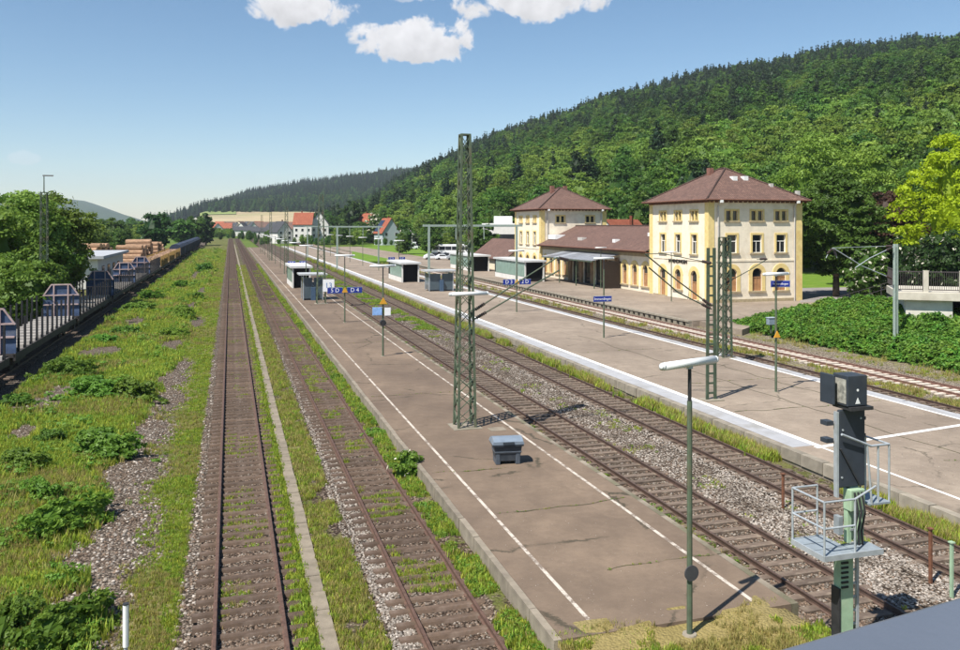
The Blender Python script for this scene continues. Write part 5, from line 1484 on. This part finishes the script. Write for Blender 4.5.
MB().box(-.3, -.2, -.1, .06, 2.85, 3.22).build('small_box', M('grey_box', (.22, .24, .25), .5), sg)
# lower work platform with railing to the left
def pole(a, b_, nm='railing_post', r=.022): MB().cyl(a, b_, r, n=8).build(nm, MGALV, sg)
xl, xr, yn, yf = -.92, .12, -.42, .56
MDECK = M('deck_plate', (.27, .31, .34), .55, .12, 6, .3, 60, metal=.2)
for k in range(3):
    ya, yb = yn + (yf - yn) * k / 3 + .012, yn + (yf - yn) * (k + 1) / 3 - .012
    MB().box(xl, -.16, ya, yb, 2.56, 2.6).build('deck_plate', MDECK, sg)
MB().box(-.14, .5, yn, .0, 2.565, 2.6).build('deck_plate', MDECK, sg)
MB().box(xl - .02, .5, yn - .03, yn - .002, 2.5, 2.61).box(xl - .03, xl - .002, yn, yf, 2.5, 2.61).box(xl - .02, -.16, yf + .002, yf + .03, 2.5, 2.61).build('deck_edge', MGALV, sg)
MB().box(-.2, .55, -.1, .14, 2.46, 2.555).build('deck_support', MDARK, sg)
for p in ((xl, yn), (xl, yf), (-.18, yn), (-.3, yf)): pole((*p, 2.6), (*p, 3.68))
for z in (3.15, 3.68):
    pole((xl, yn, z), (xl, yf, z), 'rail'); pole((xl, yn, z), (-.18, yn, z), 'rail'); pole((xl, yf, z), (-.3, yf, z), 'rail')
pole((-.18, yn, 3.68), (.42, yn + .1, 3.86), 'rail')
# upper cage to the right
MB().box(.46, 1.0, -.1, .62, 3.38, 3.42).build('deck_plate', MDECK, sg)
for p in ((.98, -.08), (.98, .6), (.7, -.08)): pole((*p, 3.42), (*p, 4.62))
pole((.98, -.08, 4.62), (.98, .6, 4.62), 'rail'); pole((-.25, -.12, 4.92), (.5, -.1, 4.62), 'rail', .026); pole((.5, -.1, 4.62), (.98, -.08, 4.62), 'rail', .026)
pole((.5, .55, 4.75), (.98, .6, 4.62), 'rail'); pole((.4, -.1, 4.66), (.52, -.1, 3.4), 'railing_post')

# ------------------------------------------------------------------ small posts
for px, py, H, lab in ((930.5, 586, 1.45, 'rusty marker post between the main tracks, left one of the near pair'), (951.6, 600, 1.4, 'grey green marker post between the main tracks, right one of the near pair'), (783, 510, 1.15, 'rusty marker post between the main tracks behind the signal cage')):
    p = gp(px, py, -.2)
    root = thing('marker_post', lab, 'post', p)
    mt = MSGN if px > 940 else MRUSTY
    MB().box(-.035, .035, -.035, .035, -.1, H).build('post', mt, root, bevel=.006)
    MB().box(-.06, .06, -.06, .06, H, H + .03).build('cap', mt, root)
wp = thing('white_pole', 'silver white pole cut by the bottom edge on the grass verge', 'pole', (-1.78, 16.0, -.3))
MB().cyl((0, 0, -.1), (0, 0, 1.75), .035, n=10).build('lower_tube', MGALV, wp); MB().cyl((0, 0, 1.75), (0, 0, 2.5), .052, n=10).build('sleeve', MWHITE, wp); MB().cyl((0, 0, 2.5), (0, 0, 2.52), .056, n=10).build('cap', MDARK, wp)

p = gp(771, 332, .3)
eb = thing('equipment_box', 'small blue grey equipment box on a post by the ivy bank', 'box', p)
MB().box(-.06, .06, -.06, .06, -.1, .6).build('post', MGREEND, eb); MB().box(-.32, .32, -.2, .2, .6, 1.15).build('cabinet', M('cabinet_grey', (.2, .25, .3), .5), eb, bevel=.02); MB().box(-.36, .36, -.24, .24, 1.155, 1.2).build('lid', M('cabinet_lid', (.36, .42, .48), .5), eb)

# footbridge under the camera: its handrail crosses the lower right corner
ang = R(81.5)
fb_ = thing('footbridge', 'dark grey footbridge parapet crossing the lower right corner', 'footbridge', (.63, .618, 8.6), math.pi / 2 - ang)
MPAR = M('parapet_paint', (.105, .12, .15), .38, .1, 3, .05, 80, spec=.5)
MB().box(-6, 30, -.16, .0, -.05, .0).build('handrail', MPAR, fb_, bevel=.006)
for k in range(13): MB().box(-5.5 + k * 2.6, -5.42 + k * 2.6, -.12, -.04, -1.12, -.052).build('railing_post', MPAR, fb_)
MB().box(-6, 30, -.09, -.07, -1.05, -.15).build('panel', MPAR, fb_)
MB().box(-6, 30, -2.6, .02, -1.5, -1.13).build('deck', MCONC, fb_)

# ------------------------------------------------------------------ stair shelters and waiting shelters
MGG = M('green_glass', (.22, .32, .27), .25, .12, 1, spec=.5)
def stair_shelter(loc, w, l, h, label):
    root = thing('stair_shelter', label, 'shelter', loc, 0, 'underpass stair shelters')
    MB().box(-w / 2 - .25, w / 2 + .25, -.4, l + .2, h, h + .28).build('roof', M('shelter_fascia', (.5, .5, .49), .7, .1, 1), root)
    MB().box(-w / 2, -w / 2 + .1, 0, l, 0, .75).build('side_wall', MHW, root); MB().box(w / 2 - .1, w / 2, 0, l, 0, .75).build('side_wall', MHW, root)
    MB().box(-w / 2, w / 2, l - .1, l, 0, h).build('back_wall', MDARK, root)  # end wall coloured dark to stand for the shaded interior
    MB().box(-w / 2 + .11, w / 2 - .11, .3, l - .12, .01, .03).build('stairwell', M('stairwell_black', (.008, .008, .009), .9), root)  # flat black sheet: the darkness of the stairs put into the colour
    for s in (-1, 1):
        for k in range(int(l / 1.6)):
            MB().box(s * w / 2 - .03, s * w / 2 + .03, .06 + k * 1.6, 1.58 + k * 1.6, .78, h - .02).build('glass_panel', MGG, root)
        MB().box(s * (w / 2 - .1) - .1, s * (w / 2 - .1) + .1, -.1, .1, 0, h).build('post', MHW, root)
    MB().box(-w / 2 + .2, w / 2 - .2, .5, .55, .1, h - .1).build('dark_opening', MATS['stairwell_black'], root)  # black panel filling the entrance, painted in place of interior shade
stair_shelter((9.45, 117, .375), 2.5, 11, 2.75, 'white stair shelter with black opening on the near platform')
stair_shelter((26.3, 124, .375), 2.7, 11, 2.75, 'white stair shelter with green glass sides on the middle platform')
stair_shelter((44.9, 120, .375), 3.2, 15, 3.0, 'large stair shelter with green glass sides on the station platform')
stair_shelter((45.3, 150, .375), 3.4, 16, 2.8, 'second pale shelter on the station platform behind the large stair shelter')
MBG = M('blue_glass', (.07, .10, .12), .15, .15, 1, spec=.6)
def wait_shelter(loc, w, l, h, label):
    root = thing('waiting_shelter', label, 'shelter', loc)
    MB().box(-w / 2 - .5, w / 2 + .5, -.5, l + .4, h, h + .16).build('roof', M('shelter_roof', (.4, .41, .41), .6), root)
    for x in (-w / 2, w / 2):
        for y in (0, l): MB().box(x - .05, x + .05, y - .05, y + .05, 0, h).build('post', MGALV, root)
    MB().box(-w / 2 + .06, -.1, -.02, .02, .2, h - .3).build('glass_pane', MBG, root); MB().box(.1, w / 2 - .06, -.02, .02, .2, h - .3).build('glass_pane', MBG, root)
    MB().box(-w / 2 - .02, -w / 2 + .02, .06, l - .06, .2, h - .3).build('glass_pane', MBG, root); MB().box(w / 2 - .02, w / 2 + .02, .06, l - .06, .2, h - .3).build('glass_pane', MBG, root)
    MB().box(-w / 2 + .3, w / 2 - .3, l * .4, l * .4 + .4, .42, .48).build('bench', MGALV, root)
    MB().box(-.25, .25, -.35, -.05, 0, 1.5).build('ticket_machine', M('machine_blue', (.06, .1, .16), .4), root)
wait_shelter((9.2, 97.5, .375), 2.2, 2.6, 2.9, 'glass waiting shelter beside the second lattice mast on the near platform')
wait_shelter((26.6, 106, .375), 3.2, 2.4, 2.6, 'glass waiting shelter on the middle platform before the stair shelter')

# ------------------------------------------------------------------ concrete bridge right
b0 = wz_(899, 60, 0); b1 = wz_(1040, 57, 0)
br = thing('road_bridge', 'concrete bridge end with dark railing above the ivy bank', 'bridge', (b0.x, b0.y, 0), math.atan2(b1.y - b0.y, b1.x - b0.x))
MBC = M('bridge_concrete', (.50, .46, .38), .9, .15, 1.0, .2, 20, dirt=(.3, .26, .2))
MB().box(-.1, 14, 0, 7, 3.6, 4.2).build('deck', MBC, br, bevel=.04)
MB().box(.5, 3.5, .5, 6.5, -.5, 3.6).build('abutment', M('abutment_concrete', (.60, .57, .50), .9, .15, .8, dirt=(.4, .36, .28)), br)
MB().box(7.6, 14, .5, 6.5, -.5, 3.6).build('abutment', MATS['abutment_concrete'], br)
MB().box(3.52, 7.58, 5.8, 6.5, -.5, 3.55).build('back_wall', MDARK, br)  # dark wall added to close the gap, its colour stands for shade under the deck
MRAIL = M('railing_iron', (.06, .05, .05), .6, .2, 5)
for x in (1.75, 4.05, 6.4, 8.8, 11.2): MB().box(x - .17, x + .17, .1, .42, 4.2, 5.75).build('railing_pillar', MBC, br)
MB().box(-.05, 14, .2, .26, 5.62, 5.7).box(-.05, 14, .2, .26, 4.34, 4.4).build('railing_rail', MRAIL, br)
mb = MB()
for k in range(100): mb.box(-.02 + k * .14, .01 + k * .14, .215, .245, 4.4, 5.62)
stuff(mb.build('railing_bars', MRAIL, br))
mb = MB()
for k in range(46): mb.box(-.06, -.03, .3 + k * .14, .325 + k * .14, 4.4, 5.62)
stuff(mb.build('railing_bars', MRAIL, br))
MB().box(-.07, -.02, .2, 6.8, 5.62, 5.7).build('railing_rail', MRAIL, br)
# sloping path railing
hr_ = thing('path_railing', 'thin dark railing sloping down from the bridge behind the ivy', 'railing', pt(838, 297, 76))
a_ = Vector((0, 0, 0)); b_ = pt(893, 281, 70) - pt(838, 297, 76)
for z in (0, -.5): MB().bar(a_ + Vector((0, 0, z)), b_ + Vector((0, 0, z)), .05).build('rail', MRAIL, hr_)
for k in range(6):
    q = a_.lerp(b_, k / 5); MB().bar(q, q + Vector((0, 0, -1.6 - k * .25)), .05).build('post', MRAIL, hr_)

# ------------------------------------------------------------------ wagons
MWB = M('wagon_blue', (.055, .085, .16), .7, .3, 1.5, dirt=(.16, .17, .2)); MWRIB = M('wagon_rib', (.46, .34, .33), .7, .2, 2, dirt=(.3, .2, .18))
MWFR = M('wagon_frame', (.045, .04, .038), .8, .3, 2); MSTK = M('stake_steel', (.022, .022, .025), .7, .3, 2); MBUNK = M('bunk_pale', (.46, .42, .38), .8, .2, 2)
MYST = M('stake_ochre', (.32, .2, .065), .8, .2, 2); MDBL = M('dark_wagon', (.035, .045, .075), .7, .3, 1)
WL = 20.6
def bogie(root, y):
    bg_ = MB().box(-1.1, 1.1, y - 1.5, y + 1.5, .45, .8).build('bogie', MWFR, root)
    for q in (-.95, .95):
        for s in (-1, 1): MB().cyl((s * .68, y + q, .46), (s * .82, y + q, .46), .46, n=16).build('wheel', MWFR, bg_)
def end_wall(root, y, s):
    H0, H1 = 1.25, 3.95
    e = MB().prism([(-1.4, H0), (1.4, H0), (1.4, 3.0), (.75, H1), (-.75, H1), (-1.4, 3.0)], 'y', y, y + .12 * s).build('end_wall', MWB, root)
    for a, b_ in (((-.55, H0), (-.55, H1)), ((.55, H0), (.55, H1)), ((-1.35, 2.25), (1.35, 2.25)), ((-1.3, 3.05), (1.3, 3.05)), ((-.75, H1), (.75, H1)), ((-1.38, 3.0), (-.75, H1)), ((1.38, 3.0), (.75, H1))):
        MB().bar((a[0], y - .06 * s, a[1]), (b_[0], y - .06 * s, b_[1]), .14, .1).build('rib', MWRIB, e)
def wagon(loc, label, stake, loaded):
    root = thing('stake_wagon', label, 'wagon', loc, 0, 'timber wagons on the left siding')
    MB().box(-1.4, 1.4, 0, WL, 1.0, 1.22).build('deck', MWFR, root)
    for s in (-1, 1): MB().box(s * 1.36 - .06, s * 1.36 + .06, 0, WL, .8, 1.25).build('side_sill', MWFR, root)
    bogie(root, 2.6); bogie(root, WL - 2.6)
    for s in (-1, 1):
        for y in (.0, WL): MB().cyl((s * .85, y - .5 if y == 0 else y, 1.05), (s * .85, y if y == 0 else y + .5, 1.05), .17, n=10).build('buffer', MWFR, root)
    nst = 12
    for k in range(nst):
        y = 1.0 + k * (WL - 2) / (nst - 1)
        for s in (-1, 1): MB().box(s * 1.36 - .06, s * 1.36 + .06, y - .07, y + .07, 1.25, 3.25).build('stake', stake, root)
        MB().box(-1.28, 1.28, y - .12, y + .12, 1.22, 1.48).build('bunk', MBUNK, root)
    if not loaded: end_wall(root, .15, 1)
    return root
WN = ('first', 'second', 'third', 'fourth', 'fifth', 'sixth')
w0 = wagon((-13.8, 34, 0), 'stake wagon nearest the camera, cut by the left picture edge', MSTK, False)
for k in range(1, 6):
    w = copy_tree(w0); w.location = (-13.8, 34 + 22 * k, 0); w['label'] = '%s empty stake wagon with blue end wall counted from the camera' % WN[k]
w6 = wagon((-13.8, 34 + 22 * 6, 0), 'nearest loaded wagon with ochre stakes and logs', MYST, True)
for k in range(7, 9):
    w = copy_tree(w6); w.location = (-13.8, 34 + 22 * k, 0); w['label'] = ('second loaded wagon with ochre stakes and logs', 'furthest loaded wagon with ochre stakes and logs')[k - 7]
# closed dark wagons at the end
dw = thing('closed_wagon', 'dark blue closed wagon coupled behind the loaded timber wagons', 'wagon', (-13.8, 34 + 22 * 9, 0), 0, 'dark closed wagons')
MB().box(-1.4, 1.4, 0, WL, 1.0, 1.2).build('deck', MWFR, dw)
MB().prism([(-1.42, 1.2), (1.42, 1.2), (1.42, 3.3), (.9, 3.95), (0, 4.15), (-.9, 3.95), (-1.42, 3.3)], 'y', .3, WL - .3).build('body', MDBL, dw)
for k in range(9): MB().box(1.422, 1.48, .8 + k * 2.3, .95 + k * 2.3, 1.2, 3.3).build('rib', MWFR, dw)
bogie(dw, 2.6); bogie(dw, WL - 2.6)
for k in range(10, 16):
    w = copy_tree(dw); w.location = (-13.8 + max(0, k - 12) * .0, 34 + 22 * k, 0); w['label'] = '%s dark blue closed wagon behind the loaded timber wagons' % ('second', 'third', 'fourth', 'fifth', 'sixth', 'last')[k - 10]
# logs: on the wagons and in the yard, each a thing
MLOG = M('log_bark', (.30, .185, .115), .95, .3, 2, .4, 12, rand=.25); MLOGE = M('log_end', (.46, .31, .19), .9, .15, 4, rand=.2)
def log_mesh(seed, L, r):
    rg = random.Random(seed); mb = MB(); n = 9
    a = []
    for e in (-L / 2, L / 2):
        for i in range(n): q = 2 * math.pi * i / n; rr = r * rg.uniform(.9, 1.08); a.append((math.cos(q) * rr, e, math.sin(q) * rr))
    mb.add(a, [(i, (i + 1) % n, n + (i + 1) % n, n + i) for i in range(n)], 0); mb.add(a[:n], [tuple(range(n))], 1); mb.add(a[n:], [tuple(range(n))], 1)
    return mb.mesh('log', [MLOG, MLOGE])
LG = [log_mesh(i, 5.0, .24 + .03 * i) for i in range(4)]
LGY = [log_mesh(10 + i, 5.0, .44 + .04 * i) for i in range(4)]
def put_log(me, p, rz, lab, grp):
    o = link('log', me, None, p, rz); tag(o, lab, 'log', grp)
for k, nm in ((6, 'nearest'), (7, 'second'), (8, 'furthest')):
    for st_ in range(3):
        yc = 34 + 22 * k + 4 + st_ * 6.1
        for row in range(3):
            for c_ in range(4):
                put_log(rnd.choice(LG), (-13.8 - .82 + c_ * .55 + (row % 2) * .1, yc + rnd.uniform(-.3, .3), 1.78 + row * .5), rnd.uniform(-.03, .03), 'log lying between the ochre stakes of the %s loaded wagon' % nm, 'logs on the %s loaded wagon' % nm)
def pile(x, y, n, rows, lab, grp, rz):
    d = Vector((-math.sin(rz), math.cos(rz), 0)); e = Vector((math.cos(rz), math.sin(rz), 0))
    for row in range(rows):
        for c_ in range(n - row):
            q = Vector((x, y, -.3)) + e * ((c_ + row * .5) * 1.0 + rnd.uniform(-.05, .05)) + d * rnd.uniform(-.35, .35) + Vector((0, 0, .5 + row * .88))
            put_log(rnd.choice(LGY), q, rz + rnd.uniform(-.04, .04), lab, grp)
pile(-19.6, 176, 9, 6, 'log in the tall yard pile just behind the first loaded wagon', 'logs of the near yard pile', R(78))
pile(-19.4, 192, 9, 7, 'log in the tallest yard pile beside the loaded wagons', 'logs of the tallest yard pile', R(85))
pile(-19.2, 210, 8, 6, 'log in the furthest yard pile beside the loaded wagons', 'logs of the furthest yard pile', R(82))
pile(-19.0, 228, 7, 5, 'log in the low yard pile beyond the tall piles', 'logs of the low yard pile', R(88))
pile(-30.5, 196, 9, 6, 'log in the yard pile standing back behind the flat roofed building', 'logs of the rear yard pile', R(60))

# lattice light mast among the left trees
lt = lattice_mast(wz_(44, 74, -.3), 12.2, .62, .5, 16, 'dark lattice light mast in front of the left trees', mat=MGREEND, leg=.07)
MB().cyl((0, 0, 12.2), (0, 0, 13.7), .05, .04, 8).build('top_pole', MGREEND, lt)
MB().box(-.1, .75, -.08, .08, 13.68, 13.8).build('lamp_head', M('lamp_housing', (.2, .2, .2), .5), lt)

# ------------------------------------------------------------------ vehicles in the car park
MTYRE = M('tyre', (.02, .02, .02), .9)
def car(loc, rz, paint, label, van=0):
    root = thing('parked_car' if not van else 'camper_van', label, 'car' if not van else 'camper', loc, rz, 'vehicles in the car park')
    L, W, H = (4.4, 1.8, 1.45) if not van else (6.2, 2.2, 2.7)
    if van: prof = [(-L / 2, .4), (L / 2, .4), (L / 2, 1.1), (L / 2 - .9, 1.35), (L / 2 - 1.5, 2.1), (L / 2 - 1.2, H), (-L / 2, H)]
    else: prof = [(-L / 2, .35), (L / 2, .35), (L / 2, .72), (L / 2 - .9, .88), (.75, .95), (.1, H), (-1.3, H), (-L / 2 + .1, .95)]
    MB().prism(prof, 'y', -W / 2, W / 2).build('body', paint, root, bevel=.06)
    for s in (-1, 1):
        y0, y1 = s * W / 2 - .0, s * (W / 2 + .012)
        g_ = [(-1.2, 1.0), (.6, 1.0), (.05, H - .1), (-1.15, H - .1)] if not van else [(L / 2 - 1.45, 1.35), (L / 2 - 1.0, 1.35), (L / 2 - 1.5, 2.0), (-1.5, 2.0), (-1.5, 1.5)]
        MB().prism(g_, 'y', min(y0, y1), max(y0, y1)).build('side_window', MGLASS, root)
        for x in (-L * .3, L * .31): MB().cyl((x, s * (W / 2 - .2), .32), (x, s * (W / 2 + .01), .32), .32, n=14).build('wheel', MTYRE, root)
    return root
MCW = M('car_white', (.72, .73, .74), .3, .04, 1, spec=.5); MCS = M('car_silver', (.42, .44, .46), .3, .05, 1, metal=.4); MCD = M('car_dark', (.03, .035, .05), .3, .1, 1, spec=.5); MCY = M('car_yellow', (.6, .45, .03), .35)
CARS = [(432, 213, MCW, 'white car parked left of the lattice mast', .2), (444, 211, MCW, 'second white car left of the lattice mast', .1), (455, 210, MCS, 'silver car closest to the lattice mast', 0.), (449, 222, MCD, 'dark car behind the white parked cars', .2),
        (437, 224, MCD, 'dark car behind the leftmost white car', .1), (460, 206, MCY, 'yellow car half hidden by the lattice mast', .2)]
for px, Z, mt_, lab, rz in CARS: car(wz_(px, Z, .33), rz - TH, mt_, lab)
car(wz_(411, 305, .345), .2 - TH, MCW, 'white camper van on the grass slope beside the pavilion', 1)
car(wz_(403, 318, .345), .1 - TH, MCW, 'second white camper van just behind the first on the slope', 1)
bus = thing('bus', 'long white bus with dark window band behind the parked cars', 'bus', wz_(452, 250, .33), -TH)
MB().box(-6, 6, -1.25, 1.25, .35, 3.1).build('body', MCW, bus, bevel=.1)
for k in range(6): MB().box(-5.7 + k * 1.9, -3.95 + k * 1.9, -1.27, -1.252, 1.4, 2.5).build('side_window', MGLASS, bus)
for x in (-3.8, 3.6): MB().cyl((x, -1.28, .48), (x, -1.0, .48), .48, n=16).build('wheel', MTYRE, bus)

# ------------------------------------------------------------------ summer haze
hm = bpy.data.materials.new('haze'); hm.use_nodes = True
ht = hm.node_tree; ht.nodes.clear()
hv_ = ht.nodes.new('ShaderNodeVolumePrincipled'); hv_.inputs['Color'].default_value = (.72, .82, .95, 1)
hv_.inputs['Density'].default_value = 0.00008; hv_.inputs['Anisotropy'].default_value = 0.0
ho = ht.nodes.new('ShaderNodeOutputMaterial'); ht.links.new(hv_.outputs[0], ho.inputs['Volume'])
stuff(MB().box(-4300, 4800, -300, 6500, -3, 330).build('haze', hm))
